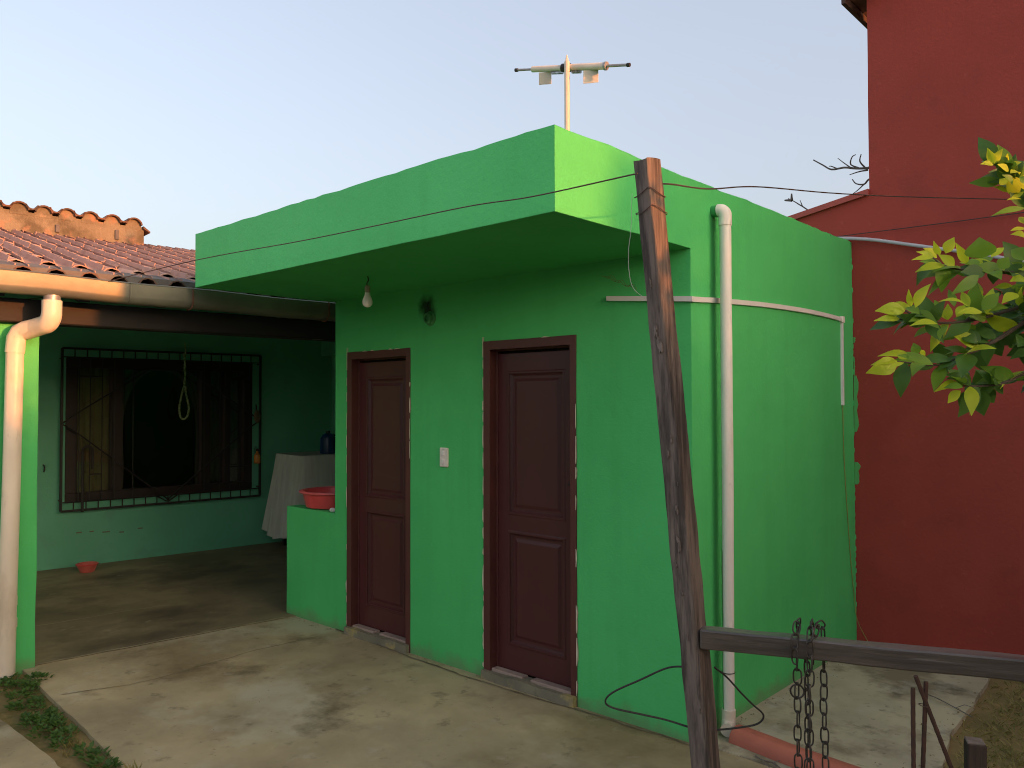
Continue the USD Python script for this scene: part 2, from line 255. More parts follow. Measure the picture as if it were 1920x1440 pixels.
# ================================================================ THE GROUND
G = 60.0
g = trimesh.creation.box([2 * G, 2 * G, .2]); g = trimesh.Trimesh(*trimesh.remesh.subdivide_to_size(g.vertices, g.faces, 12)); g.apply_translation([0, 0, -.125])
tag(obj('ground', g, DIRT), kind='structure')
def slab(name, poly, z0, z1, material, seed, amp=.012):
    m = tm(prism(rough_poly(poly, .06, amp, seed), z0, z1)); tag(obj(name, m, material), kind='structure')
slab('patio', [(-3.72, -1.79), (-3.21, -1.83), (-2.40, -1.885), (-1.75, -1.935), (-.6, -1.98), (.80, -2.0), (.80, .02), (-2.9, .02), (-3.5, .02)], -.12, 0.0, CONCRETE, 1, .010)
slab('path', [(-3.9, -2.10), (-2.86, -2.125), (-2.37, -2.115), (-1.95, -2.11), (-.9, -2.13), (-.9, -3.0), (-3.9, -3.0)], -.12, -.004, CONCRETE, 2, .012)
slab('walkway', [(-.02, .028), (.93, .028), (.93, .52), (.865, .92), (.85, 1.5), (.80, 2.11), (-.02, 2.11)], -.12, .004, WALKWAY, 3, .02)
# a hairline gap and a lighter trowelled joint across the patio
def ribbon(pts, w, z, seed, taper=True):
    P = smooth_path(pts, 10); n = len(P); T = np.gradient(P, axis=0); T /= np.linalg.norm(T, axis=1, keepdims=True); N = np.stack([-T[:, 1], T[:, 0], 0 * T[:, 0]], 1)
    ww = w * (.35 + 1.1 * meshkit.fbm(P * 14, 3, seed)); off = (meshkit.fbm(P * 6, 3, seed + 5) - .5) * .035
    A, Bq = P + N * (off + ww)[:, None], P + N * (off - ww)[:, None]; V = np.vstack([A, Bq]); V[:, 2] = z
    F = [[i, i + n, i + n + 1, i + 1] for i in range(n - 1)]
    f = np.array(F); f = np.vstack([f[:, [0, 1, 2]], f[:, [0, 2, 3]]]); return trimesh.Trimesh(V, f, process=False)
CRACK = mat('crack_dirt', (.13, .105, .058), (.22, .185, .11), 9, .95, lo=.42, hi=.58)
tag(obj('concrete_joint', ribbon([(-2.93, -1.80, 0), (-2.80, -1.40, 0), (-2.84, -.95, 0), (-2.86, -.6, 0), (-2.83, -.2, 0)], .0042, .0035, 4), CRACK), kind='structure')
tag(obj('concrete_joint', ribbon([(-2.9, .0, 0), (-1.9, -.06, 0), (-1.3, -.07, 0), (-.6, -.035, 0), (.0, -.02, 0)], .007, .0038, 14), CRACK), kind='structure')

# ================================================================ THE GREEN ANNEX
DOORS = [(-2.761, -2.074, 1.985), (-1.399, -.699, 1.989)]
annex = thing('green_annex', 'bright green flat-roofed outbuilding with two brown doors and a deep overhang', 'building')
slab_ = mbox(-2.98, 0, -1.024, 2.128, 2.364, 2.705) - mbox(-2.84, -.14, -.88, 1.99, 2.60, 2.8)
body = mbox(-2.912, 0, 0, 2.128, -.10, 2.40) + mbox(-3.545, -2.90, 0, .12, -.10, .828)
for a, b, h in DOORS: body -= mbox(a + .012, b - .012, -.1, .125, -.05, h - .012)
sl = wobble((body + slab_).refine_to_length(.075), .003, 2.3, 3)
v = np.array(sl.vertices); top = np.clip((v[:, 2] - 2.66) / .045, 0, 1)
v[:, 2] += top * ((meshkit.fbm(v * [5, 5, 0], 3, 21) - .5) * .010 + (meshkit.fbm(v * [22, 22, 0], 2, 23) - .5) * .012); sl.vertices = v
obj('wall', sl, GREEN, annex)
cr = []; rc = random.Random(41)
for k in range(150):
    y_ = rc.uniform(-1.0, 2.1); s_ = rc.uniform(.003, .010); c_ = np.array([rc.uniform(-.02, -.002), y_, 2.700 + rc.uniform(-.003, .003)])
    cr.append(hull([c_ + np.array([rc.uniform(-1, .7), rc.uniform(-1.6, 1.6), rc.uniform(-1, .9)]) * s_ for _ in range(8)]))
for k in range(60):
    x_ = rc.uniform(-2.95, -.02); s_ = rc.uniform(.002, .006); c_ = np.array([x_, rc.uniform(-1.02, -1.008), 2.702])
    cr.append(hull([c_ + np.array([rc.uniform(-1.8, 1.8), rc.uniform(-.6, 1), rc.uniform(-1, .7)]) * s_ for _ in range(8)]))
tag(obj('edge_crumbs', cat(*cr), GREEN, annex, False), kind='stuff')
def door(a, b, h, label):
    d = obj('door', cat(door_leaf(a + .062, b - .05, .062, h - .076)), DOOR, annex, 20); tag(d, label)
    fr = mbox(a, b, -.0055, .118, -.02, h) - mbox(a + .052, b - .042, -.1, .055, -.1, h - .052) - mbox(a + .062, b - .05, .05, .2, -.1, h - .06)
    obj('frame', wobble(fr.refine_to_length(.09), .0022, 5, int(-a * 10)), FRAME, d)
    obj('dark_gap_board', mbox(a + .014, b - .014, .1015, .1235, -.03, h - .014), DARKROOM, d, False)  # dark board standing in for the shaded gap round the leaf
    # chips of bare plaster along the frame's edges
    ms = []; r = random.Random(int(-a * 100))
    for x, s, dens in ((a, -1, .9), (b, 1, .55)):
        z = .06
        while z < h - .02:
            ln = r.uniform(.03, .16); w = r.uniform(.002, .008)
            if r.random() < dens:
                k = 5; zs = np.linspace(z, z + ln, k); ws = [0.0006] + [w * r.uniform(.5, 1.2) for _ in range(k - 2)] + [0.0006]
                V = [(x - s * .003, -.0085, q) for q in zs] + [(x + s * q2, -.0085, q) for q, q2 in zip(zs, ws)]
                F = [[i, i + 1, i + k + 1] for i in range(k - 1)] + [[i, i + k + 1, i + k] for i in range(k - 1)]
                m = trimesh.Trimesh(np.array(V), np.array(F), process=False); ms.append(trimesh.Trimesh(np.vstack([m.vertices, m.vertices + [0, .008, 0]]), np.vstack([m.faces if s < 0 else m.faces[:, ::-1], (m.faces if s > 0 else m.faces[:, ::-1]) + 2 * k]), process=False))
            z += ln + r.uniform(.0, .10)
    xs = a + .02
    while xs < b - .05:
        ln = r.uniform(.02, .09)
        if r.random() < .5: ms.append(hull([(xs, -.0085, h - .002), (xs + ln, -.0085, h - .002), (xs + ln * .4, -.0085, h + r.uniform(.002, .006)), (xs + ln * .4, .004, h), (xs, .004, h - .002), (xs + ln, .004, h - .002)]))
        xs += ln + r.uniform(.01, .1)
    tag(obj('plaster_chips', cat(*ms), CREAM, d, False), kind='stuff')
    st = wobble((mbox(a + .006, b - .006, -.035, .060, -.05, .052)).refine_to_length(.05), .010, 7, int(-a * 7)); obj('threshold', st, SILL, d)
    obj('sill_tile', box(a + .055, a + .30, .004, .056, .045, .064, .003), SILL_TILE, d); obj('sill_tile', box(a + .36, b - .046, .002, .056, .045, .065, .003), SILL_TILE, d)
    return d
def door_leaf(x0, x1, z0, z1):
    """leaf, its face at y = .062, with two sunk panels framed by a moulding and a raised field"""
    leaf = mbox(x0, x1, .062, .100, z0, z1); st = .088
    for p0, p1 in ((z0 + .155, z0 + .80), (z0 + .915, z1 - .115)):
        def fr(i, y): return [(x0 + st + i, y, p0 + i), (x1 - st - i, y, p0 + i), (x0 + st + i, y, p1 - i), (x1 - st - i, y, p1 - i)]
        leaf -= Manifold.hull_points(np.array(fr(0, .061) + fr(.016, .076)))
        leaf -= Manifold.hull_points(np.array(fr(.016, .070) + fr(.018, .0775)))
        leaf += Manifold.hull_points(np.array(fr(.030, .079) + fr(.052, .068)))
        # moulding bead
        outer = Manifold.hull_points(np.array(fr(-.014, .063) + fr(-.006, .0575))) - Manifold.hull_points(np.array(fr(.004, .05) + fr(.004, .07)))
        leaf += outer
    return leaf
d1 = door(*DOORS[0], 'narrow brown panelled door nearer the low wall'); d2 = door(*DOORS[1], 'brown panelled door nearer the leaning post')
obj('latch', cat(box(-.775, -.757, .050, .064, 1.13, 1.21, .002), tube([(-.766, .052, 1.175), (-.766, .036, 1.175), (-.784, .032, 1.174)], .005, 8)), BLACK, d2)

# ---------------- fittings on the annex
sw = thing('light_switch', 'cream rectangular light switch plate between the two brown doors', 'light switch', (-1.743, 0, 1.283))
obj('plate', box(-.037, .037, -.014, .004, -.060, .060, .006), SWITCH, sw)
for z in (-.022, .026): obj('rocker', box(-.011, .011, -.019, -.013, z - .013, z + .013, .002), WHITE, sw)
for z in (-.047, .049): obj('screw', xf(lathe([(0, 0), (.003, 0), (.003, .0025), (0, .003)], 10), 0, (0, -.0135, z), (90, 0, 0)), STEEL, sw)
tr = thing('cable_trunking', 'white plastic cable trunking round the corner of the annex wall', 'cable trunking')
obj('front_run', hull([(x, y, z + d) for x, z in ((-.487, 2.165), (.016, 2.118)) for y in (-.0165, .006) for d in (-.0125, .0125)]), TRUNKING, tr, False)
side = smooth_path([(0, .0, 2.117), (0, .27, 2.135), (0, .75, 2.158), (0, 1.25, 2.171), (0, 1.60, 2.171), (0, 1.895, 2.164)], 5)
def strip(path, w, x0, x1):
    V, F = [], []
    for i, (_, y, z) in enumerate(path): V += [(x0, y, z - w), (x1, y, z - w), (x1, y, z + w), (x0, y, z + w)]
    n = len(path)
    for i in range(n - 1):
        for k in range(4): a, b = i * 4 + k, i * 4 + (k + 1) % 4; F += [[a, a + 4, b + 4], [a, b + 4, b]]
    F += [[0, 1, 2], [0, 2, 3], [4 * n - 4, 4 * n - 2, 4 * n - 3], [4 * n - 4, 4 * n - 1, 4 * n - 2]]
    m = trimesh.Trimesh(np.array(V), np.array(F), process=False); m.fix_normals(); return m
obj('side_run', strip(side, .0125, -.006, .0165), TRUNKING, tr)
obj('corner_piece', box(-.004, .021, 1.892, 1.935, 2.142, 2.185, .004), PVC, tr)
obj('drop_run', box(-.004, .014, 1.905, 1.928, 1.602, 2.143, .002), TRUNKING, tr)
gw = obj('thin_wire', tube(smooth_path([(.006, 1.916, 1.61), (.007, 1.92, 1.35), (.006, 1.945, 1.11), (.006, 2.02, .6), (.008, 2.075, .33), (.02, 2.095, .17), (.09, 2.10, .03)], 5), .0022, 6), mat('wire_green', (.30, .26, .05), (.25, .20, .05), 20, .5)); tag(gw, 'thin yellowish wire hanging from the trunking down to the walkway', 'wire')

dp = thing('drain_pipe', 'white plastic drainpipe standing against the side of the green annex', 'drainpipe', (0, .222, 0))
px = .068
stub = obj('wall_stub', tube([(-.03, 0, 2.58), (.0, 0, 2.58), (px - .034, 0, 2.58)], .030, 20), mat('green_gloss', (.035, .22, .065), (.04, .25, .075), 12, .25, stains=[((.6, .6, .55), 24, .66, .74, .8, 2.)]), dp)
an = np.linspace(0, math.pi / 2, 9)
obj('elbow', tube([(px - .036, 0, 2.58)] + [(px - .034 + .034 * math.sin(t), 0, 2.58 - .034 * (1 - math.cos(t))) for t in an] + [(px, 0, 2.50)], .0325, 20), PVC, dp)
obj('pipe', tube([(px, 0, 2.52), (px, 0, 2.0), (px, .003, 1.2), (px - .004, .002, .5), (px - .004, 0, .07)], .0285, 20), PVC, dp)
obj('shoe', tube(smooth_path([(px - .004, 0, .12), (px - .004, -.002, .07), (px + .004, -.02, .045), (px + .02, -.06, .040)], 4), .0335, 18), PVC_OLD, dp)
obj('tie_wire', ring((px - .004, 0, .30), .031, .0022), WIRE, dp)
brush = []
zz = np.linspace(.09, 1.32, 90); e1_ = -.45 - .5 * meshkit.fbm(np.stack([zz * 9, 0 * zz, 0 * zz], 1), 3, 4); e0_ = e1_ - .35 - .9 * meshkit.fbm(np.stack([zz * 5, 0 * zz + 3, 0 * zz], 1), 3, 8) * np.clip((1.32 - zz) / .5, .15, 1)
V = [(px - .003 + .0292 * math.cos(a), .0292 * math.sin(a), z) for z, u0, u1 in zip(zz, e0_, e1_) for a in np.linspace(-2.75, -2.10 + .5 * (u1 + .7) - .35 * (z > .9), 5)]
F = [f for i in range(89) for k in range(4) for f in ([i * 5 + k, i * 5 + k + 1, i * 5 + k + 6], [i * 5 + k, i * 5 + k + 6, i * 5 + k + 5])]
brush.append(trimesh.Trimesh(np.array(V), np.array(F), process=False))
tag(obj('paint_smear', cat(*brush), GREEN_TRIM, dp, False), kind='stuff')

bl = thing('light_bulb', 'white pear-shaped bulb in its holder under the green overhang', 'light bulb', (-1.815, -.545, 2.362))
obj('cord', tube(smooth_path([(0, 0, .004), (.006, .002, -.02), (-.004, -.002, -.04), (0, 0, -.06)], 4), .0035, 6), WIRE, bl)
obj('holder', lathe([(0, -.052), (.012, -.052), (.0165, -.060), (.0165, -.092), (.0145, -.094), (0, -.094)], 20), SOCKET, bl)
obj('globe', lathe([(0, -.180), (.010, -.1785), (.020, -.173), (.027, -.163), (.030, -.151), (.0285, -.138), (.0225, -.120), (.0165, -.106), (.0148, -.094), (0, -.0935)], 28), BULB, bl, True)
lh = thing('wall_lamp_holder', 'green painted lamp holder on the wall with a soft black blotch above it', 'lamp holder', (-1.873, 0, 2.163))
obj('rose', xf(lathe([(0, 0), (.046, 0), (.048, .006), (.045, .014), (.036, .020), (.034, .036), (.030, .040), (.022, .040), (.020, .026), (0, .026)], 26), 0, (0, .002, 0), (90, 0, 0)), GREEN_DARK, lh)
obj('wire', tube(smooth_path([(-.002, -.012, .045), (-.012, -.02, .075), (-.020, -.006, .10), (-.014, .004, .11)], 4), .003, 6), BLACK, lh)

# antenna
at_ = thing('antenna', 'television antenna of pale tubes with hanging fins on a mast above the roof', 'antenna', (-1.237, .6, 2.55))
A0, A1 = np.array([-.412, -.04, 1.338]), np.array([.446, .04, 1.150])
def ap(t): return A0 + (A1 - A0) * t
obj('mast', tube([(0, 0, 0), (.0, 0, .62), (.002, 0, .64), (.002, 0, 1.27)], [.020, .020, .018, .018], 14), ANT, at_)
obj('mast', tube([(.030, .015, 0), (.026, .012, .3), (.012, .005, .62)], .006, 8), STEEL, at_)
obj('finial', tube([(.002, 0, 1.265), (.002, 0, 1.29), (.002, 0, 1.315)], [.016, .009, .004], 10), ANT, at_)
obj('band', ring((0, 0, .635), .026, .004), RUST, at_)
off = np.array([-.018, .032, 0])
obj('tube', tube([ap(.155) + off, ap(.45) + off], .0195, 14), ANT, at_); obj('tube', tube([ap(.50) + off, ap(.815) + off], .022, 14), ANT, at_)
obj('rod', tube([ap(.0) + off, ap(.17) + off], .008, 10), STEEL, at_); obj('rod', tube([ap(.80) + off, ap(1.0) + off], .009, 10), STEEL, at_)
for t in (0.0, 1.0): obj('rod_cap', tube([ap(t - .012) + off, ap(t + .012) + off], .012, 10), BLACK, at_)
obj('end_ring', tube([ap(.805) + off, ap(.822) + off], .027, 14), STEEL, at_)
obj('clamp', tube([ap(.435) + off, ap(.505) + off], .027, 12), BLACK, at_)
for t, w in ((.275, .042), (.685, .048)):
    c = ap(t) + off; obj('fin', xf(box(-w, w, -.002, .002, -.105, -.022, .001), 30, c), ANT, at_)
for t0, t1 in ((.33, .44), (.52, .60)):
    cs = [ap(t0 + (t1 - t0) * k / 60) + off + np.array([0, .010 * math.cos(k * 1.3), -.030 + .010 * math.sin(k * 1.3)]) for k in range(61)]; obj('coil', tube(cs, .0022, 5), STEEL, at_)
obj('loose_wire', tube(smooth_path([(.02, 0, .66), (.06, 0, .665), (.09, -.01, .65), (.115, -.01, .61)], 5), .003, 5), STEEL, at_)

# ================================================================ THE RED HOUSE
RY = 2.136
red = thing('red_house', 'tall dark red plastered house wall behind the green annex', 'house')
ZB = lambda x: 4.30 + .34 * (x - .03)
poly = [(-3.2, -.1), (5.2, -.1), (5.2, ZB(5.2)), (.117, ZB(.117)), (.117, 3.045), (-.433, 2.948), (-3.2, 2.46)]
wall = Manifold.extrude(CrossSection([np.array(poly)]), .25).rotate((90, 0, 0)).translate((0, RY + .25, 0)).refine_to_length(.12)
obj('wall', wobble(wall, .004, 1.7, 31), RED, red)
c0, c1, c2 = np.array([.117, 0, 3.045]), np.array([-.433, 0, 2.948]), np.array([-3.2, 0, 2.46])
tr_ = [(.116, 3.047), (-.433, 2.950), (-3.2, 2.462), (-3.2, 2.425), (-.433, 2.913), (.116, 3.008)]
obj('gable_trim', Manifold.extrude(CrossSection([np.array(tr_)]), .028).rotate((90, 0, 0)).translate((0, RY + .006, 0)), RED_TRIM, red)
obj('low_roof', hull([(.116, RY + .26, 3.05), (-3.2, RY + .26, 2.46), (.116, RY + 4, 3.05), (-3.2, RY + 4, 2.46), (.116, RY + .26, 2.99), (-3.2, RY + .26, 2.40), (.116, RY + 4, 2.99), (-3.2, RY + 4, 2.40)]), TERRA_DARK, red)
obj('side_wall', box(.12, .36, RY + .251, RY + 5, -.1, ZB(.12) - .01, .004), RED, red)
def rz(x, d): return 4.325 + .34 * (x - .03) + d
obj('roof', hull([(x, y, rz(x, d)) for x in (.02, 5.6) for y in (2.02, 7.5) for d in (.03, .13)]), mat('brown_roof', (.10, .045, .028), (.07, .035, .022), 5, .8), red)
obj('fascia', hull([(x, y, 4.30 + d) for x in (-.01, .016) for y in (2.02, 7.5) for d in (.0, .16)]), mat('brown_fascia', (.055, .024, .015), (.04, .018, .012), 5, .7), red)
for k in range(5): obj('rafter', hull([(x, 2.6 + k * .9 + dy, rz(x, d)) for x in (.03, 1.2) for dy in (0, .07) for d in (-.09, .028)]), BEAM, red)
r = random.Random(3)
for (z0, z1, w) in ((1.80, 1.93, .012), (1.42, 1.80, .034), (1.07, 1.22, .040), (2.02, 2.06, .016)):
    zs = np.linspace(z0, z1, 9); V = []
    for i, z in enumerate(zs): V.append((.001, z)); 
    for i, z in enumerate(zs[::-1]): V.append((w * (r.uniform(.55, 1.0) if 0 < i < 8 else .5), z + r.uniform(-.006, .006)))
    obj('paint_patch', Manifold.extrude(CrossSection([np.array(V)[::-1]]), .006).rotate((90, 0, 0)).translate((0, RY + .002, 0)), GREEN_TRIM, red)
# the ragged painted joint between the two walls
jt = []
for k in range(60):
    z = .02 + k * .045 + r.uniform(-.02, .02); a = r.uniform(.001, .007)
    if r.random() < .45: continue
    jt.append(hull([(-.006, RY - .02, z), (-.006, RY - .004, z + .05), (a, RY - .008, z + .02), (a * .6, RY - .004, z + .045), (-.006, RY - .004, z)]))
tag(obj('painted_joint', cat(*jt), GREEN, annex, False), kind='stuff')
hs = obj('hose', tube(smooth_path([(-.13, 2.10, 2.744), (.0, 2.105, 2.728), (.156, 2.108, 2.696), (.354, 2.11, 2.641), (.542, 2.11, 2.588), (.706, 2.11, 2.543), (.946, 2.11, 2.468), (1.3, 2.112, 2.36)], 5), .0115, 10), HOSE); tag(hs, 'pale grey hose drooping across the red wall from the annex roof corner', 'hose')
for k, (nm, pts, rad, lab) in enumerate((
    ('wire', [(.515, -1.125, 2.352), (.54, -1.06, 2.362), (.452, -.636, 2.445), (.409, -.136, 2.56), (.458, .586, 2.662), (.606, 1.264, 2.745), (.971, 2.006, 2.805), (1.05, 2.134, 2.812)], .0030, 'dark wire running from the leaning post top back to the red wall'),
    ('wire', [(-.12, 2.10, 2.74), (-.084, 2.105, 2.752), (.422, 2.11, 2.746), (.897, 2.11, 2.742), (1.4, 2.134, 2.745)], .0030, 'straight dark wire along the red wall just above the grey hose'),
    ('wire', [(.49, -1.185, 2.382), (.018, -1.17, 2.392), (-.372, -1.14, 2.424), (-1.064, -1.115, 2.447), (-1.585, -1.153, 2.448), (-2.457, -1.276, 2.442), (-3.349, -1.55, 2.349), (-3.80, -1.72, 2.300), (-4.2, -1.95, 2.33)], .0026, 'thin rusty wire strung across the front of the green overhang'))):
    tag(obj(nm, tube(smooth_path(pts, 8), rad, 6), WIRE if k < 2 else RUSTWIRE), lab, 'wire')
tw = thing('bare_tree', 'leafless grey branches showing behind the edge of the red wall', 'tree', (.35, 3.0, 0))
obj('trunk', tube([(0, 0, -.1), (.03, 0, 1.5), (-.02, 0, 2.6), (-.12, 0, 3.2)], [.07, .06, .045, .03], 10), DEAD, tw)
def tw_(pts, r0): return obj('branch', tube(smooth_path([np.array(p) - [.35, 3, 0] for p in pts], 4), np.linspace(r0, r0 * .45, 4 * (len(pts) - 1) + 1), 6), DEAD, tw)
tw_([(.23, 3, 3.2), (-.10, 3, 3.43), (-.18, 3, 3.435), (-.27, 3, 3.45), (-.36, 3, 3.475), (-.46, 3, 3.48), (-.53, 3, 3.53), (-.606, 3, 3.587)], .012)
tw_([(-.20, 3, 3.44), (-.24, 3, 3.50), (-.23, 3, 3.555)], .008); tw_([(-.25, 3, 3.45), (-.31, 3, 3.49), (-.30, 3, 3.545), (-.27, 3, 3.56)], .007)
tw_([(-.18, 3, 3.42), (-.25, 3, 3.42), (-.32, 3, 3.41)], .007); tw_([(-.30, 3, 3.455), (-.36, 3, 3.51), (-.41, 3, 3.56)], .006); tw_([(-.42, 3, 3.48), (-.46, 3, 3.505), (-.48, 3, 3.51)], .006)
tw_([(.0, 3, 3.35), (-.16, 3, 3.35), (-.21, 3, 3.315), (-.27, 3, 3.33), (-.30, 3, 3.37)], .009); tw_([(-.21, 3, 3.315), (-.27, 3, 3.27), (-.33, 3, 3.24)], .005)
tw_([(.0, 3, 3.0), (-.45, 3, 3.05), (-.70, 3, 3.224), (-.76, 3, 3.27), (-.82, 3, 3.31)], .008); tw_([(-.70, 3, 3.224), (-.72, 3, 3.28)], .005); tw_([(-.79, 3, 3.29), (-.85, 3, 3.30)], .014); tw_([(-.79, 3, 3.29), (-.79, 3, 3.345)], .012)

# ================================================================ THE OLD TILED HOUSE (local frame: x out of its front, y along it)
OL, OR = (-3.5, -.9, 0.0), -6.0
old = thing('tiled_house', 'old house with a terracotta tiled porch roof and barred window', 'house', OL, OR)
TW = -3.2
_e2 = np.array([math.cos(math.radians(6)), -math.sin(math.radians(6)), 0]); _e1 = np.array([math.sin(math.radians(6)), math.cos(math.radians(6)), 0])
def HW(t, s, z): return tuple(np.array(OL) + _e2 * t + _e1 * s + [0, 0, z])
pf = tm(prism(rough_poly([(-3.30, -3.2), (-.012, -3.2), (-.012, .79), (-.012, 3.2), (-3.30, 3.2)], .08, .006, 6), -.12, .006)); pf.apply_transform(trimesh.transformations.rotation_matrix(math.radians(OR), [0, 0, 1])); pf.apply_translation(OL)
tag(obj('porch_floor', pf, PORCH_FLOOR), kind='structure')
JOINT = mat('pale_joint', (.42, .37, .25), (.30, .26, .17), 25, .9)
jm = ribbon([HW(-.012, -.86, 0), HW(-.014, -.3, 0), HW(-.010, .2, 0), HW(-.014, .82, 0)], .006, .0085, 22); tag(obj('concrete_joint', jm, JOINT), kind='structure')
jm = ribbon([HW(-1.02, -.9, 0), HW(-1.0, -.4, 0), HW(-1.01, .0, 0), HW(-1.0, .3, 0)], .0035, .0085, 27); tag(obj('concrete_joint', jm, JOINT), kind='structure')
ZR_ = lambda t: 2.372 + .245 * (.2 - t)
# window wall with its opening
ww = mbox(TW - .22, TW, -3.2, 3.2, -.10, 3.05) - mbox(TW - .5, TW + .1, .035, 1.905, .70, 2.06)
obj('wall', wobble(ww.refine_to_length(.15), .004, 2, 41), TEAL, old)
obj('end_wall', wobble(mbox(TW, .24, 2.95, 3.2, -.10, 2.35).refine_to_length(.2), .004, 2, 43), TEAL, old)
obj('end_wall', wobble(tm(hull([(t, s, z) for t in (TW, .1) for s in (2.80, 2.94) for z in (2.2, ZR_(t) - .06)])), .003, 2, 45), TEAL, old)
obj('end_wall', wobble(mbox(TW, -.30, -3.2, -3.0, -.10, 2.6).refine_to_length(.2), .004, 2, 44), TEAL, old)
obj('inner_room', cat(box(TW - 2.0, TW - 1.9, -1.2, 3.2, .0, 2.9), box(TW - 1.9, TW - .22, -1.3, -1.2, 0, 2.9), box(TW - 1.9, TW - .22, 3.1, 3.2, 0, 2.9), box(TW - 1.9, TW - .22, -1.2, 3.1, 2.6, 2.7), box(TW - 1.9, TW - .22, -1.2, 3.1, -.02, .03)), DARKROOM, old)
post_ = mbox(-.27, .02, -1.16, -.842, -.10, 2.115).refine_to_length(.1); obj('pillar', wobble(post_, .006, 2.5, 51), GREEN, old)
obj('beam', wobble(tm(box(-.06, .10, -3.0, 1.55, 2.115, 2.262, .008)).subdivide().subdivide().subdivide(), .004, 3, 5), BEAM, old)
# roof: bed, rafters, tiles
ZR = lambda t: 2.372 + .245 * (.2 - t)
def sloped(t0, t1, s0, s1, d0, d1): return hull([(t, s, ZR(t) + d) for t in (t0, t1) for s in (s0, s1) for d in (d0, d1)])
obj('roof_deck', sloped(.17, -3.25, -2.6, 2.85, -.045, -.015), BEAM, old)
for k in range(12): obj('rafter', sloped(.16, -3.2, -2.5 + k * .46, -2.43 + k * .46, -.12, -.047), BEAM, old)
PITCH_T, R_T = .1785, .066
def barrel(t_low, length, zoff, r_low, r_high, s, lift=.0, up=True, n=7, yaw=0.0, flat=1.0):
    """one curved roof tile, its low edge at t_low"""
    V = []; sg = 1 if up else -1
    for tt, rr in ((t_low, r_low), (t_low - length, r_high)):
        z0 = ZR(tt) + zoff + (lift if tt == t_low else lift * .35)
        for q in (0, .008):
            for a in np.linspace(-.06 * math.pi, 1.06 * math.pi, n): V.append((tt, s + (rr - q) * math.cos(a) + (yaw * (tt - t_low)), z0 + sg * flat * (rr - q) * math.sin(a)))
    F = []
    for i in range(n - 1):
        F += [[i, i + 1, 2 * n + i + 1], [i, 2 * n + i + 1, 2 * n + i]]                     # outer
        F += [[n + i, 3 * n + i, 3 * n + i + 1], [n + i, 3 * n + i + 1, n + i + 1]]           # inner
        F += [[i, n + i, n + i + 1], [i, n + i + 1, i + 1]]; F += [[2 * n + i, 2 * n + i + 1, 3 * n + i + 1], [2 * n + i, 3 * n + i + 1, 3 * n + i]]
    for a in (0, n - 1): F += [[a, 2 * n + a, 3 * n + a], [a, 3 * n + a, n + a]]
    m = trimesh.Trimesh(np.array(V), np.array(F), process=False); m.fix_normals(); return m
r = random.Random(5)
cols = [-.07 + PITCH_T * k for k in range(-13, 14)]; courses = 10
pans = []
for j in range(courses + 1):
    t_low = .205 if j == 0 else .0 - (j - 1) * .335
    for k, s in enumerate(cols):
        if s > 2.4: continue
        dy = r.uniform(-.008, .008); m_ = TERRA_DARK if j == 0 else r.choices(TERRA, (5, 3, 2))[0]
        if j <= courses - 1 or s > .7:
            obj('roof_tile', barrel(t_low + r.uniform(-.012, .012), .42 if j else .26, .012 + (0 if j == 0 else .022), R_T + r.uniform(-.003, .003), R_T - .012, s + dy, lift=.004 + r.uniform(0, .008) if j else .0, yaw=r.uniform(-.02, .02), flat=.86 if j else 1.0), m_, old, 50)
        pans.append(barrel(t_low - .03, .42 if j else .22, .088 if j else .066, .062, .056, s + PITCH_T / 2 + dy, up=False, n=5, lift=.01, flat=.8))
tag(obj('pan_tiles', cat(*pans), TERRA[1], old, 50), kind='stuff')
# mortar bedding along the eave, pierced by the first course
bed = Manifold.extrude(CrossSection([np.array([(-2.45, -.010), (2.45, -.010), (2.45, .073), (-2.45, .073)])]), .235)
for s in cols: bed -= Manifold.extrude(CrossSection.circle(R_T - .006, 20), .6).translate((s, .008, -.2))
bm = tm(bed); v = np.array(bm.vertices); t = .198 - v[:, 2]
bm.vertices = np.stack([t, v[:, 0], ZR(t) + v[:, 1]], 1); bm.fix_normals(); obj('eave_mortar', bm, MORTAR, old)
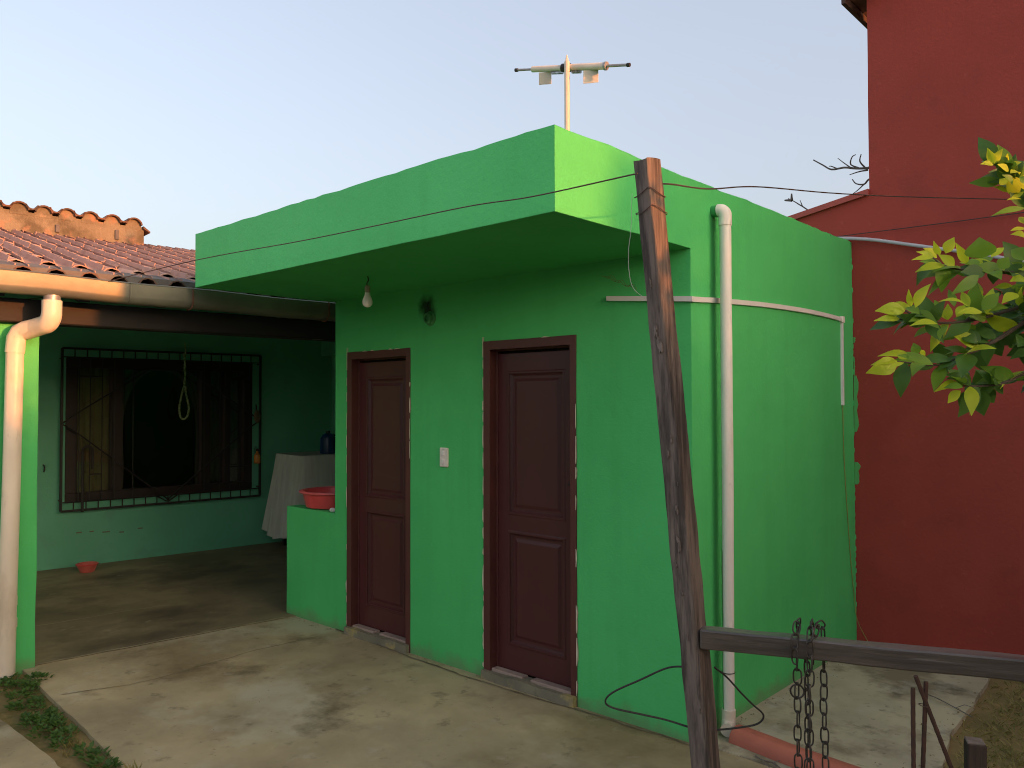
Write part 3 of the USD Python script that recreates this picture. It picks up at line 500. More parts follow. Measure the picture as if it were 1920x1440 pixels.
# raised wall with tiled coping above the porch roof
zc = 3.27
rw = mbox(-3.34, -3.10, -3.0, .705, 2.9, zc + .190).refine_to_length(.09); obj('raised_wall', wobble(rw, .008, 3, 61), PLASTER, old)
csc = [.60 - .205 * k for k in range(16)]
for k, s in enumerate(csc):
    def ctile(s, r0, up, ln0=-3.055, ln1=-3.39, z=zc + .190, n=9):
        V = []
        for tt in (ln0, ln1):
            for q in (0, .014):
                for a in np.linspace(0.05 * math.pi, .95 * math.pi, n): V.append((tt, s + (r0 - q) * math.cos(a), z + (1 if up else -1) * (r0 - q) * math.sin(a) + (0 if up else .105)))
        F = []
        for i in range(n - 1): F += [[i, i + 1, 2 * n + i + 1], [i, 2 * n + i + 1, 2 * n + i], [n + i, 3 * n + i, 3 * n + i + 1], [n + i, 3 * n + i + 1, n + i + 1], [i, n + i, n + i + 1], [i, n + i + 1, i + 1], [2 * n + i, 2 * n + i + 1, 3 * n + i + 1], [2 * n + i, 3 * n + i + 1, 3 * n + i]]
        for a in (0, n - 1): F += [[a, 2 * n + a, 3 * n + a], [a, 3 * n + a, n + a]]
        m = trimesh.Trimesh(np.array(V), np.array(F), process=False); m.fix_normals(); return m
    obj('coping_tile', ctile(s, .083 + r.uniform(-.004, .004), True, z=zc + .195 + r.uniform(-.004, .004)), TERRA_DARK, old, 50)
    obj('coping_pan', ctile(s - .1025, .060, False, z=zc + .165), TERRA_DARK, old, 50)
    pts = [(-.078, -.03)] + [(.076 * math.cos(a), .072 * math.sin(a)) for a in np.linspace(math.pi, 0, 12)] + [(.078, -.03)]
    mm = Manifold.extrude(CrossSection([np.array(pts)[::-1]]), .25); q = tm(mm); vv = np.array(q.vertices)
    q.vertices = np.stack([-3.345 + vv[:, 2], s + vv[:, 0], zc + .190 + vv[:, 1]], 1); q.fix_normals(); obj('coping_mortar', wobble(q, .004, 9, 66 + k), PLASTER, old)
obj('coping_end', hull([(-3.06, .69, zc + .175), (-3.38, .69, zc + .175), (-3.06, .755, zc + .135), (-3.38, .755, zc + .135), (-3.06, .69, zc + .20), (-3.38, .69, zc + .20), (-3.06, .758, zc + .15), (-3.38, .758, zc + .15)]), TERRA_DARK, old)
for s, h in ((.44, .10), (-.10, .075), (-.78, .07), (-1.3, .08)): obj('beam_end', box(-3.12, -3.075, s - .018, s + .018, zc + .03, zc + .03 + h, .004), MORTAR, old)
# ---------------- the window: frame, lights, curtains, panes
win = obj('window', cat(box(TW - .16, TW + .012, .012, 1.93, 1.985, 2.085), box(TW - .16, TW + .012, .012, 1.93, .64, .735), box(TW - .16, TW + .010, .012, .118, .735, 1.985), box(TW - .16, TW + .010, 1.832, 1.93, .735, 1.985),
    box(TW - .15, TW + .008, .44, .545, .735, 1.985), box(TW - .15, TW + .008, 1.352, 1.452, .735, 1.985), box(TW - .15, TW + .006, 1.615, 1.672, .735, 1.985)), WINWOOD, old); tag(win, 'dark brown wooden window of four lights')
for a, b in ((.118, .44), (.545, 1.352), (1.452, 1.615), (1.672, 1.832)): obj('pane', box(TW - .072, TW - .067, a + .001, b - .001, .736, 1.984, .001), GLASS, win, False)
def curtain(s0, s1, z0, z1, t, material, amp=.012, waves=6, hole=None):
    n, k = 48, 24; V = []
    for i in range(n + 1):
        for j in range(k + 1):
            s = s0 + (s1 - s0) * i / n; z = z0 + (z1 - z0) * j / k; V.append((t + amp * math.sin(2 * math.pi * waves * i / n + .5 * math.sin(z * 5)), s, z))
    F = []
    for i in range(n):
        for j in range(k):
            if hole and hole(s0 + (s1 - s0) * (i + .5) / n, z0 + (z1 - z0) * (j + .5) / k): continue
            a = i * (k + 1) + j; F += [[a, a + 1, a + k + 2], [a, a + k + 2, a + k + 1]]
    V = np.array(V); V2 = V + [-.003, 0, 0]; F = np.array(F); return trimesh.Trimesh(np.vstack([V, V2]), np.vstack([F[:, ::-1], F + len(V)]), process=False)
obj('curtain', curtain(.10, .46, .70, 2.0, TW - .10, CURTAIN, waves=5), CURTAIN, win, True)
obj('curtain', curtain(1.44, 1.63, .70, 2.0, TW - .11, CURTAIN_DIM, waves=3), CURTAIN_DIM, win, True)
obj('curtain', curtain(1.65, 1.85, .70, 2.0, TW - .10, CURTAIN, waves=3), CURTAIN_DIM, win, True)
def arch(s, z):
    c = .97; return abs(s - c) < .37 * math.sqrt(max(0, 1 - max(0, (z - 1.15) / .86) ** 2)) - .0 * z
def tied(side):
    V = []; n, k = 14, 34
    for j in range(k + 1):
        z = .70 + 1.29 * j / k; e = .40 * math.sqrt(max(0.0, 1 - min(1, max(0, (z - 1.10) / .88)) ** 2)) if z < 1.985 else 0
        inner = .955 + side * max(e - (.035 * math.cos((z - .9) * 3.0)), .0); outer = .955 + side * .44
        for i in range(n + 1):
            f = i / n; V.append((TW - .12 + .010 * math.sin(f * 16 + z * 2), inner + (outer - inner) * f, z))
    F = []
    for j in range(k):
        for i in range(n): a = j * (n + 1) + i; F += [[a, a + 1, a + n + 2], [a, a + n + 2, a + n + 1]]
    V = np.array(V); F = np.array(F); return trimesh.Trimesh(np.vstack([V, V + [-.004, 0, 0]]), np.vstack([F, F[:, ::-1] + len(V)]), process=False)
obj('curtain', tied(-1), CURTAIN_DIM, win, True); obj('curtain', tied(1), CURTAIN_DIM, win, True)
# ---------------- the grille
gs0, gs1, gz0, gz1, gt = -.040, 1.990, .572, 2.172, TW + .085
gr = obj('window_grille', cat(box(gt - .011, gt + .011, gs0 - .012, gs0 + .012, gz0, gz1, .002), box(gt - .011, gt + .011, gs1 - .012, gs1 + .012, gz0, gz1, .002), box(gt - .010, gt + .010, gs0, gs1, gz0 - .011, gz0 + .011, .002), box(gt - .010, gt + .010, gs0, gs1, gz1 - .011, gz1 + .011, .002)), BLACK, old)
def bar(a, b, r0=.0065): return obj('bar', tube([(gt, a[0], a[1]), (gt, b[0], b[1])], r0, 6), BLACK, gr)
for z in (gz0 + .085, gz1 - .085): bar((gs0, z), (gs1, z))
nb = 18
for k in range(1, nb):
    s = gs0 + (gs1 - gs0) * k / nb
    bar((s, gz0), (s, gz0 + .085)); bar((s, gz1 - .085), (s, gz1))
for s in (.115, .215, .325, .44, .62, 1.35, 1.52, 1.64, 1.75, 1.86): bar((s, gz0 + .085), (s, gz1 - .085), .0055)
cm = (gs0 + gs1) / 2
for a, b in (((.10, 1.535), (.93, 2.085)), ((.10, 1.335), (.99, .60)), ((1.84, 1.535), (1.02, 2.085)), ((1.84, 1.335), (.96, .60)), ((gs0, 1.43), (.10, 1.335)), ((gs0, 1.43), (.10, 1.535)), ((gs1, 1.43), (1.84, 1.335)), ((gs1, 1.43), (1.84, 1.535)), ((.115, 1.90), (.325, 1.90)), ((.215, .92), (.325, .92)), ((1.64, .92), (1.86, .92)), ((1.64, 1.90), (1.86, 1.90)), ((.86, gz0 + .085), (.96, gz0 + .02)), ((1.08, gz0 + .085), (.98, gz0 + .02))): bar(a, b, .008)
for s in (gs0, gs1):
    for z in (gz0 + .1, gz1 - .1): obj('anchor', tube([(TW - .03, s, z), (gt, s, z)], .008, 6), BLACK, gr)
obj('hook', tube(smooth_path([(TW - .01, -.175, 1.03), (TW + .04, -.175, 1.02), (TW + .05, -.175, .985), (TW + .03, -.175, .965)], 4), .008, 6), BLACK, old)
# things hanging in the porch
rp = []
for ph in (0, 2.1, 4.2):
    path = smooth_path([(0, 0, .0), (.004, .01, -.18), (-.004, .004, -.34), (.0, -.022, -.44), (.006, -.048, -.58), (.0, -.035, -.68), (-.004, .0, -.712), (.002, .036, -.68), (.006, .05, -.58), (.0, .022, -.44), (.004, .012, -.36)], 14)
    T = np.gradient(path, axis=0); T /= np.linalg.norm(T, axis=1, keepdims=True); N = np.cross(T, [1, 0, 0.0]); N /= np.linalg.norm(N, axis=1, keepdims=True); L = np.cumsum(np.r_[0, np.linalg.norm(np.diff(path, axis=0), axis=1)]) * 170 + ph
    rp.append(tube(path + .0055 * (np.cos(L)[:, None] * N + np.sin(L)[:, None] * np.cross(T, N)), .0062, 6))
rp.append(tube(smooth_path([(0, .0, .11), (.006, .012, .02), (-.004, .006, -.12), (.0, .002, -.20)], 6), .008, 6))
ro = obj('hanging_rope', cat(*[xf(q, OR, HW(gt - 0 + .022, 1.125, 2.168)) for q in rp]), ROPE, None, True); tag(ro, 'green and white twisted rope loop hanging in front of the barred window', 'rope')
ck = tube([(0, 0, 0), (0, -.002, .40)] + [(0, -.002 + .045 * (1 - math.cos(a)) * 1.0, .60 + .045 * math.sin(a)) for a in np.linspace(0, math.pi, 9)] + [(0, .088, .52), (0, .088, .42)], [.014] * 11 + [.012, .012], 10)
tag(obj('walking_stick', xf(ck, OR, HW(gt + .028, .146, .555)), BLACK), 'black hooked stick hanging on the left side of the window grille', 'stick')
bo = thing('sun_glint', 'slim orange shape standing in for a sun glint at the right edge of the window grille', 'sun_glint', HW(gt + .046, 1.937, .945), OR)  # added shape standing in for a golden sun glint on the grille
obj('body', lathe([(0, 0), (.030, 0), (.034, .006), (.034, .085), (.028, .10), (.013, .115), (.013, .14), (0, .14)], 20), GLINT_ORANGE, bo); obj('cap', lathe([(0, .138), (.016, .138), (.016, .165), (0, .166)], 16), BLACK, bo)
obj('loop', ring((-.03, 0, .15), .038, .003, (0, 1, 0)), BLACK, bo)
po = thing('cloth_pouch', 'small tan pouch hanging on the grille above the orange sun glint', 'pouch', HW(gt + .035, 1.940, 1.40), OR)
obj('bag', wobble(trimesh.creation.icosphere(3, 1.0).apply_transform(np.diag([.024, .036, .075, 1])).apply_translation([0, 0, .075]), .006, 14, 2), TAN, po); obj('tie', tube([(-.02, 0, .145), (-.024, 0, .20), (-.036, 0, .21)], .008, 8), BLACK, po)
# a cloth-covered machine at the back of the porch
mc = thing('covered_table', 'table under a long grey cloth behind the green low wall', 'table', HW(-2.66, 2.52, 0), OR)
V, F = [], []; per, lv = 96, 12
for j in range(lv + 1):
    f = j / lv; z = 1.055 - f * .90
    for i in range(per):
        a = i / per; sx, sy = (.36 + .075 * f), (.42 + .12 * f)
        # rounded rectangle perimeter
        an = a * 2 * math.pi; c, s_ = math.cos(an), math.sin(an); k = (abs(c) ** 8 + abs(s_) ** 8) ** (-1 / 8)
        w = 1 + f * .045 * math.sin(an * 19 + 1.1 * math.sin(an * 3)) + f * .02 * math.sin(an * 41); V.append((c * k * sx * w, s_ * k * sy * w, z + f * f * .03 * math.sin(an * 5 + 1) - f * .05 * c))
for j in range(lv):
    for i in range(per): a, b = j * per + i, j * per + (i + 1) % per; F += [[a, a + per, b + per], [a, b + per, b]]
V.append((0, 0, 1.058)); F += [[len(V) - 1, i, (i + 1) % per] for i in range(per)]
obj('cloth', trimesh.Trimesh(np.array(V), np.array(F), process=False), CLOTH, mc, 40)
obj('tabletop', box(-.29, .29, -.35, .35, .98, 1.02, .005), WINWOOD, mc)
for x in (-.26, .26):
    for y in (-.31, .31): obj('leg', box(x - .025, x + .025, y - .025, y + .025, .0, 1.0, .003), WINWOOD, mc)
jg = thing('blue_jug', 'dark blue plastic container standing on the cloth covered table', 'container', HW(-2.50, 2.52, 1.058), OR)
obj('body', wobble(lathe([(0, 0), (.085, 0), (.09, .01), (.088, .17), (.06, .215), (.024, .23), (0, .23)], 20), .004, 9, 3), BLUE, jg); obj('cap', lathe([(0, .229), (.024, .229), (.024, .255), (0, .256)], 16), NAVY, jg); obj('handle', tube(smooth_path([(.0, .05, .21), (.0, .115, .19), (.0, .12, .12), (.0, .085, .09)], 4), .010, 8), BLUE, jg)
jg2 = thing('dark_jar', 'nearly black squat jar beside the blue container on the table', 'jar', HW(-2.42, 2.70, 1.058), OR)
obj('body', lathe([(0, 0), (.08, 0), (.084, .01), (.084, .19), (.07, .205), (0, .205)], 20), NAVY, jg2); obj('lid', lathe([(0, .204), (.074, .204), (.074, .225), (0, .228)], 20), BLACK, jg2)
# washing ledge, basins, soap
ld = thing('washing_ledge', 'low green masonry washing ledge behind the low wall', 'ledge', (-3.22, .34, 0)); obj('block', wobble(mbox(-.16, .30, -.215, .20, -.05, .80).refine_to_length(.1), .004, 3, 5), GREEN, ld); obj('top', box(-.165, .302, -.216, .205, .802, .8285, .004), SILL, ld)
def basin(prof, n=40, sx=1.0): return lathe(prof, n).apply_transform(np.diag([sx, 1, 1, 1]))
pb = thing('wash_basin', 'pink plastic wash basin standing on the green low wall', 'basin', (-3.235, .215, .831))
obj('bowl', basin([(0, 0), (.195, 0), (.205, .006), (.232, .115), (.236, .118), (.236, .122), (.228, .122), (.199, .012), (0, .008)], 44, 1.05), PINK, pb)
obj('rim', basin([(.229, .114), (.252, .112), (.258, .118), (.256, .126), (.234, .130), (.229, .124)], 44, 1.05), mat('pink_rim', (.64, .12, .115), (.6, .10, .10), 6, .35), pb)
tag(obj('soap', xf(wobble(box(-.03, .03, -.018, .018, 0, .026, .010), .003, 20, 1), 10, (-2.985, .035, .829)), WHITE), 'white lump of soap beside the pink basin on the low wall', 'soap')
fb = thing('floor_bowl', 'small pink bowl on the porch floor under the window', 'bowl', HW(-2.84, .135, .006), OR)
obj('bowl', basin([(0, 0), (.056, 0), (.064, .006), (.094, .076), (.096, .079), (.091, .079), (.06, .012), (0, .01)], 30), mat('salmon_plastic', (.56, .13, .10), (.5, .11, .09), 6, .4), fb); obj('rim', basin([(.0915, .073), (.100, .072), (.102, .079), (.094, .082), (.0915, .080)], 30), PINK, fb)
for s, w in ((.12, .05), (.24, .04), (.36, .07), (.52, .045), (.70, .05)):
    q = obj('tape_mark', box(TW - .002, TW + .0045, s, s + w, .315 + .02 * math.sin(s * 9), .328 + .02 * math.sin(s * 9), .001), mat('tape_beige', (.19, .17, .11), (.13, .17, .11), 30, .9) if s < .2 else '/World/Looks/tape_beige', old)
ce = tube(smooth_path([(.05, .62, 2.17), (.06, .80, 2.135), (.06, 1.0, 2.12), (.06, 1.25, 2.125)], 6), .006, 6); tag(obj('cable', xf(ce, OR, OL), TRUNKING), 'pale cable sagging under the dark porch beam beside the annex', 'cable')

# ================================================================ GUTTER OF THE OLD HOUSE
gu = thing('rain_gutter', 'dented metal rain gutter along the old tiled eave', 'gutter', OL, OR)
s0, s1 = -2.4, 1.30
def gz(s): return 2.368 - .0125 * s
prof = [(.270, 0), (.270, -.085), (.285, -.108), (.315, -.122), (.355, -.122), (.385, -.108), (.402, -.080), (.404, -.004), (.409, .002), (.402, .008), (.395, .004), (.398, -.002), (.396, -.078), (.381, -.102), (.353, -.115), (.317, -.115), (.290, -.103), (.276, -.083), (.276, 0)]
ns = 60; V = []; F = []
for i in range(ns + 1):
    s = s0 + (s1 - s0) * i / ns
    for t, z in prof: V.append((t + .004 * math.sin(s * 4), s, gz(s) + z + .003 * math.sin(s * 6.5 + t * 3)))
k = len(prof)
for i in range(ns):
    for j in range(k): a, b = i * k + j, i * k + (j + 1) % k; F += [[a, b, b + k], [a, b + k, a + k]]
m = trimesh.Trimesh(np.array(V), np.array(F), process=False); m.fix_normals(); obj('trough', m, ZINC, gu, 40)
obj('end_cap', box(.268, .406, s1, s1 + .004, gz(s1) - .12, gz(s1), .001), ZINC, gu)
for s in (-1.75, -.035, .95): obj('strap', tube([(.26, s, gz(s) - .02)] + [(t + (.004 if t > .33 else -.004), s + .0 * t, gz(s) + z - .003) for t, z in prof[1:8]] + [(.40, s, gz(s) + .010), (.27, s, gz(s) + .016)], .006, 6), mat('rust_strap', (.16, .075, .045), (.10, .05, .03), 30, .8) if s < -1 else '/World/Looks/rust_strap', gu)
for s in (-.42, .6): obj('seam', tube([(t + (.003 if t > .33 else -.003), s, gz(s) + z - .001) for t, z in prof[1:9]], .003, 6), ZINC, gu)
dq = thing('drain_pipe', 'cream plastic drainpipe bending from the gutter down the green pillar', 'drainpipe', OL, OR)
ox, oy = .335, -.838
obj('outlet', tube([(ox, oy, gz(oy) - .112), (ox, oy, 2.225)], .046, 22), STEEL, dq)
obj('elbow', tube([(ox, oy, 2.236), (ox, oy, 2.175)] + [(ox - .07 * (1 - math.cos(a)) * .93, oy - .07 * (1 - math.cos(a)) * .36, 2.165 - .07 * math.sin(a)) for a in np.linspace(.15, 1.45, 8)] + [(ox - .145, oy - .060, 2.080), (ox - .20, oy - .095, 2.065)], [.054, .054] + [.055] * 10, 24), PVC_OLD, dq)
obj('elbow', tube([(ox - .13, oy - .055, 2.085), (ox - .19, oy - .10, 2.072), (ox - .212, oy - .126, 2.055), (ox - .226, oy - .142, 2.02), (ox - .23, oy - .148, 1.93)], [.051, .051, .053, .053, .053], 24), PVC_OLD, dq)
obj('pipe', tube([(ox - .23, oy - .147, 1.98), (ox - .238, oy - .155, 1.2), (ox - .245, oy - .165, .5), (ox - .25, oy - .170, .0)], .0485, 24), PVC_OLD, dq)
for z in (.29, .42): obj('coupling', tube([(ox - .247, oy - .166, z - .003), (ox - .247, oy - .166, z + .05)], .0515, 24), PVC_OLD, dq)

# ================================================================ FENCE, CHAINS, RODS
fp = thing('fence_post', 'leaning weathered dark wooden post with scuffed faces in front of the annex', 'post', (.6285, -.9385, 0))
def post_axis(z): return np.array([-.0547 * z, -.0826 * z, z])
def post_ring(z, a=.071):
    tw = math.radians(45 - 14 * min(1, max(0, (2.4 - z) / 1.0)))
    base = math.atan2(-2.48, 1.48)             # towards the lane in front
    # square whose near edge faces the lane; tw turns it
    cs = [base + math.pi / 4 - tw + k * math.pi / 2 + (0) for k in range(4)]
    c = post_axis(z); h = a / math.sqrt(2); out = []
    for k in range(4):
        p0 = c + h * np.array([math.cos(cs[k]), math.sin(cs[k]), 0]); p1 = c + h * np.array([math.cos(cs[(k + 1) % 4]), math.sin(cs[(k + 1) % 4]), 0])
        out += [p0 + (p1 - p0) * f for f in (.06, .28, .5, .72, .94)]
    return out, cs
V, F = [], []; zs = np.r_[-.12, np.arange(0, 2.40, .03), 2.42]; n = 20
for i, z in enumerate(zs): V += post_ring(z, .071 + (.003 * math.sin(z * 2.1)))[0]
for i in range(len(zs) - 1):
    for k in range(n): a, b = i * n + k, i * n + (k + 1) % n; F += [[a, b, b + n], [a, b + n, a + n]]
V = np.array(V); topi = (len(zs) - 1) * n; V[topi:, 2] += .004 * np.sin(np.arange(n) * .6) + .012
V = np.vstack([V, V[topi:].mean(0) + [0, 0, .006], V[:n].mean(0)])
for k in range(n): F += [[topi + k, topi + (k + 1) % n, len(V) - 2], [(k + 1) % n, k, len(V) - 1]]
pm = trimesh.Trimesh(V, np.array(F), process=False); pm.fix_normals()
nv = V * [16, 16, 1.6]; dn = (meshkit.fbm(nv * 2.2, 4, 9) - .5) * .010 + (meshkit.noise(V * [90, 90, 5], 4) - .5) * .0045; ax = np.array([post_axis(z) for z in V[:, 2]]); dr = V - ax; dr /= np.maximum(np.linalg.norm(dr, axis=1, keepdims=True), 1e-6); pm.vertices = V + dr * dn[:, None]
obj('timber', pm, WOOD, fp, 22)
def post_face(z, f, face):
    """a point on one of the post's faces: f runs across it"""
    tw = post_ring(z)[1]; h = .071 / math.sqrt(2); a, b = tw[face], tw[(face + 1) % 4]; p0 = np.array([math.cos(a), math.sin(a), 0]) * h; p1 = np.array([math.cos(b), math.sin(b), 0]) * h
    nn = (p0 + p1) / np.linalg.norm(p0 + p1); return post_axis(z) + p0 + (p1 - p0) * f, nn
r = random.Random(8)
# find the face turned to the left of the lane
view = np.array([1.35, -2.28, 0]); view /= np.linalg.norm(view); left = np.array([-view[1], view[0], 0]) * -1
faces = sorted(range(4), key=lambda k: -(post_face(1.2, .5, k)[1] @ view))[:2]
lf = max(faces, key=lambda k: post_face(1.2, .5, k)[1] @ np.array([-.73, -.68, 0])); rf = [k for k in faces if k != lf][0]
for z, f, w, h in ((1.815, .62, .013, .036), (1.86, .5, .008, .02), (1.50, .70, .0055, .016), (1.45, .45, .006, .021), (1.26, .62, .006, .020), (1.15, .55, .008, .026), (1.08, .3, .003, .010), (.99, .5, .003, .012), (.845, .55, .004, .014), (.60, .85, .004, .02), (1.35, .8, .003, .012), (2.02, .5, .003, .018)):
    for q in range(3 if w < .007 else 9):
        cz, cf = z + r.uniform(-.6, .6) * h, f + r.uniform(-.6, .6) * w / .071; pts = []
        c, nn = post_face(cz, cf if lf in (0, 1, 2, 3) else cf, lf); tdir = np.cross([0, 0, 1.0], nn)
        for k in range(9):
            an = k / 9 * 2 * math.pi; rr = r.uniform(.55, 1.1); pts.append(c + tdir * (w * .30 * math.cos(an) * rr) + np.array([-.0547, -.0826, 1.0]) * (h * .55 * math.sin(an) * rr) + nn * .0052)
        pts += [p - nn * .009 for p in pts]; obj('scuff', hull(pts), SCUFF, fp, False)
for z0 in (2.32, 2.262):
    pr = np.array(post_ring(z0, .077)[0]); pr[:, 2] += .012 * np.sin(np.arange(20) * .6 + z0 * 9) + .004 * np.arange(20) / 20; obj('wire_wrap', tube(pr, .0016, 6, closed=True), RUSTWIRE, fp)
hw_ = tube(smooth_path([(.434, -1.135, 2.335), (.425, -1.13, 2.214), (.418, -1.136, 2.123), (.427, -1.128, 2.02), (.47, -1.10, 1.97)], 5), .0008, 5); tag(obj('loose_thread', hw_, TRUNKING), 'fine pale thread dangling beside the leaning post top', 'thread')
lp = tube(smooth_path([(.585, -1.012, .735), (.51, -1.045, .725), (.437, -1.109, .683), (.37, -1.172, .642), (.350, -1.188, .610), (.370, -1.168, .588), (.44, -1.105, .567), (.501, -1.046, .547), (.58, -.985, .520), (.62, -.93, .512), (.68, -.885, .522), (.727, -.838, .534), (.742, -.824, .563), (.715, -.850, .600), (.689, -.876, .637), (.65, -.905, .690), (.617, -.930, .722)], 6), .0034, 6)
tag(obj('wire_loop', lp, BLACK), 'loop of thin black wire slung round the foot of the leaning post', 'wire')
RD, RN = np.array([.9272, .3745, 0]), np.array([.3745, -.9272, 0])
fr_ = thing('fence_rail', 'horizontal dark timber fence rail nailed to the leaning post', 'rail', (.615, -.983, .811), math.degrees(math.atan2(.3745, .9272)))
rb = box(-.01, 2.7, -.063, 0, 0, .063, .005); rb = trimesh.Trimesh(*trimesh.remesh.subdivide_to_size(rb.vertices, rb.faces, .05)); obj('timber', wobble(rb, .0035, 9, 4), RAIL, fr_, 22)
p2 = thing('fence_post', 'upright wooden fence post carrying the far end of the rail', 'post', (.615 + .9272 * 2.62, -.983 + .3745 * 2.62, 0), 20); obj('timber', wobble(trimesh.Trimesh(*trimesh.remesh.subdivide_to_size(*(lambda b_: (b_.vertices, b_.faces))(box(-.05, .05, .004, .10, -.2, 1.3, .006)), .06)), .005, 7, 14), WOOD, p2, 22)
def link_mesh(c, d, sidev, L=.054, W=.0115, w=.0027):
    """an oval twisted-wire chain link centred on c, lying along d, its loop opening along sidev"""
    d = d / np.linalg.norm(d); sidev = sidev - d * (sidev @ d); sidev /= np.linalg.norm(sidev); nn = np.cross(d, sidev); pts = []
    for k in range(18):
        a = k / 18 * 2 * math.pi; ca, sa = math.cos(a), math.sin(a); pts.append(c + d * (L / 2 - .002) * (abs(ca) ** .62) * math.copysign(1, ca) + sidev * W * (abs(sa) ** .75) * math.copysign(1, sa))
    return tube(np.array(pts), w, 6, closed=True)
def chain(label, path, seed, ring_at=None):
    r = random.Random(seed); P = smooth_path(path, 30); L = np.r_[0, np.cumsum(np.linalg.norm(np.diff(P, axis=0), axis=1))]; step = .0455
    ch = thing('hanging_chain', label, 'chain', tuple(P[0]), 0, 'chains hung over the fence rail'); ang = r.uniform(0, 3)
    for k in range(int(L[-1] / step)):
        s = (k + .5) * step; c = np.array([np.interp(s, L, P[:, j]) for j in range(3)]); c2 = np.array([np.interp(s + .01, L, P[:, j]) for j in range(3)]); d = c2 - c
        if np.linalg.norm(d) < 1e-6: continue
        d /= np.linalg.norm(d); a = np.cross(d, [.31, .2, .93 if abs(d[2]) < .8 else .05]); a /= np.linalg.norm(a); b = np.cross(d, a); th = ang + k * math.pi / 2 + r.uniform(-.35, .35)
        sd = a * math.cos(th) + b * math.sin(th); c = c + np.array([r.uniform(-.002, .002), r.uniform(-.002, .002), 0]) - P[0]
        l = obj('link', link_mesh(c, d, sd, .054 + r.uniform(-.002, .003), .0115 + r.uniform(-.0015, .0025)), CHAIN, ch, True)
        e = c + d * .0228; obj('twist', tube([e + (a * math.cos(q * 1.9) + b * math.sin(q * 1.9)) * .0052 + d * (q - 4) * .0011 for q in range(9)], .0022, 5), CHAIN, l, True)
    if ring_at is not None: obj('ring', ring(np.array(ring_at) - P[0], .021, .003, (.5, -.8, .1)), CHAIN, ch, True)
def rp_(s, n_, z): return tuple(np.array([.615, -.983, 0]) + RD * s + RN * n_ + [0, 0, z])
chain('left chain strand over the rail with a wide round ring', [rp_(.283, .070, .80), rp_(.283, .070, .86), rp_(.287, .060, .895), rp_(.292, .03, .915), rp_(.292, .002, .905), rp_(.290, -.012, .86), rp_(.289, -.014, .76), rp_(.288, -.014, .50), rp_(.289, -.013, .12)], 1, rp_(.288, -.014, .685))
chain('thick doubled middle chain strand in front of the rail', [rp_(.338, -.014, .78), rp_(.338, -.014, .86), rp_(.335, .004, .91), rp_(.332, .035, .915), rp_(.330, .066, .893), rp_(.328, .076, .85), rp_(.325, .077, .72), rp_(.323, .077, .50), rp_(.324, .077, .12)], 2)
chain('thinner second run of the middle chain behind the rail', [rp_(.316, -.016, .83), rp_(.318, -.018, .72), rp_(.320, -.02, .50), rp_(.318, -.02, .14)], 4)
chain('right chain strand hanging behind the rail', [rp_(.345, .062, .885), rp_(.350, .045, .905), rp_(.358, .01, .912), rp_(.366, -.010, .885), rp_(.368, -.016, .80), rp_(.369, -.016, .50), rp_(.367, -.016, .15)], 3)
def rod(label, a, b, rad=.0062):
    P = np.linspace(a, b, 60); T = (P[-1] - P[0]) / np.linalg.norm(P[-1] - P[0]); rr = rad * (1 + .10 * (np.arange(60) % 2)); tag(obj('steel_rod', tube(P, rr, 8), RUST), label, 'steel rod')
rod('upright rusty steel rod nearest the chains', (1.233, -.882, .785), (1.228, -.880, -.1)); rod('rusty steel rod crossed by the slanting rod', (1.262, -.858, .804), (1.222, -.865, -.1)); rod('slanting rusty steel rod leaning to the right', (1.241, -.884, .8225), (1.475, -.655, -.03))
tag(obj('tie_wire', ring((1.256, -.862, .735), .013, .0012, (.1, .1, 1)), RUSTWIRE), 'thin wire tying two rusty rods together', 'wire')
sk = thing('stake', 'short dark wooden stake with a pale sawn top', 'stake', (1.362, -.752, 0), 25); sm = box(-.025, .025, -.025, .025, -.15, .626, .003); sm = trimesh.Trimesh(*trimesh.remesh.subdivide_to_size(sm.vertices, sm.faces, .04)); obj('timber', wobble(sm, .003, 10, 3), STAKE, sk, 22); obj('sawn_top', box(-.023, .023, -.023, .023, .624, .631, .002), SCUFF, sk)
# terracotta channel lying under the drainpipe
ca, cb = np.array([.125, .187]), np.array([1.02, .055]); dx = (cb - ca) / np.linalg.norm(cb - ca); nx = np.array([-dx[1], dx[0]]); V = []; F = []; na, nl = 15, 26
for i in range(nl):
    f = i / (nl - 1); c = ca + (cb - ca) * f; R = .068 + .008 * f
    for q in (0, .011):
        for a in np.linspace(0, math.pi, na): p_ = c + nx * (R - q) * math.cos(a); V.append((p_[0], p_[1], .004 + (R - q) * .93 * math.sin(a) + .002 * math.sin(f * 9 + a)))
for i in range(nl - 1):
    for k in range(na - 1):
        a = i * 2 * na + k; b = a + 2 * na; F += [[a, a + 1, b + 1], [a, b + 1, b]]; a += na; b += na; F += [[a, b + 1, a + 1], [a, b, b + 1]]
    for k in (0, na - 1): a = i * 2 * na + k; b = a + 2 * na; F += [[a, b, b + na], [a, b + na, a + na]]
for i in (0, nl - 1):
    for k in range(na - 1): a = i * 2 * na + k; F += [[a, a + 1, a + na + 1], [a, a + na + 1, a + na]]
m = trimesh.Trimesh(np.array(V), np.array(F), process=False); m.fix_normals(); tag(obj('roof_channel', wobble(m, .002, 8, 2), TERRA_GROUND, None, 40), 'long terracotta half round channel lying on the ground below the white drainpipe', 'channel')
r = random.Random(12)
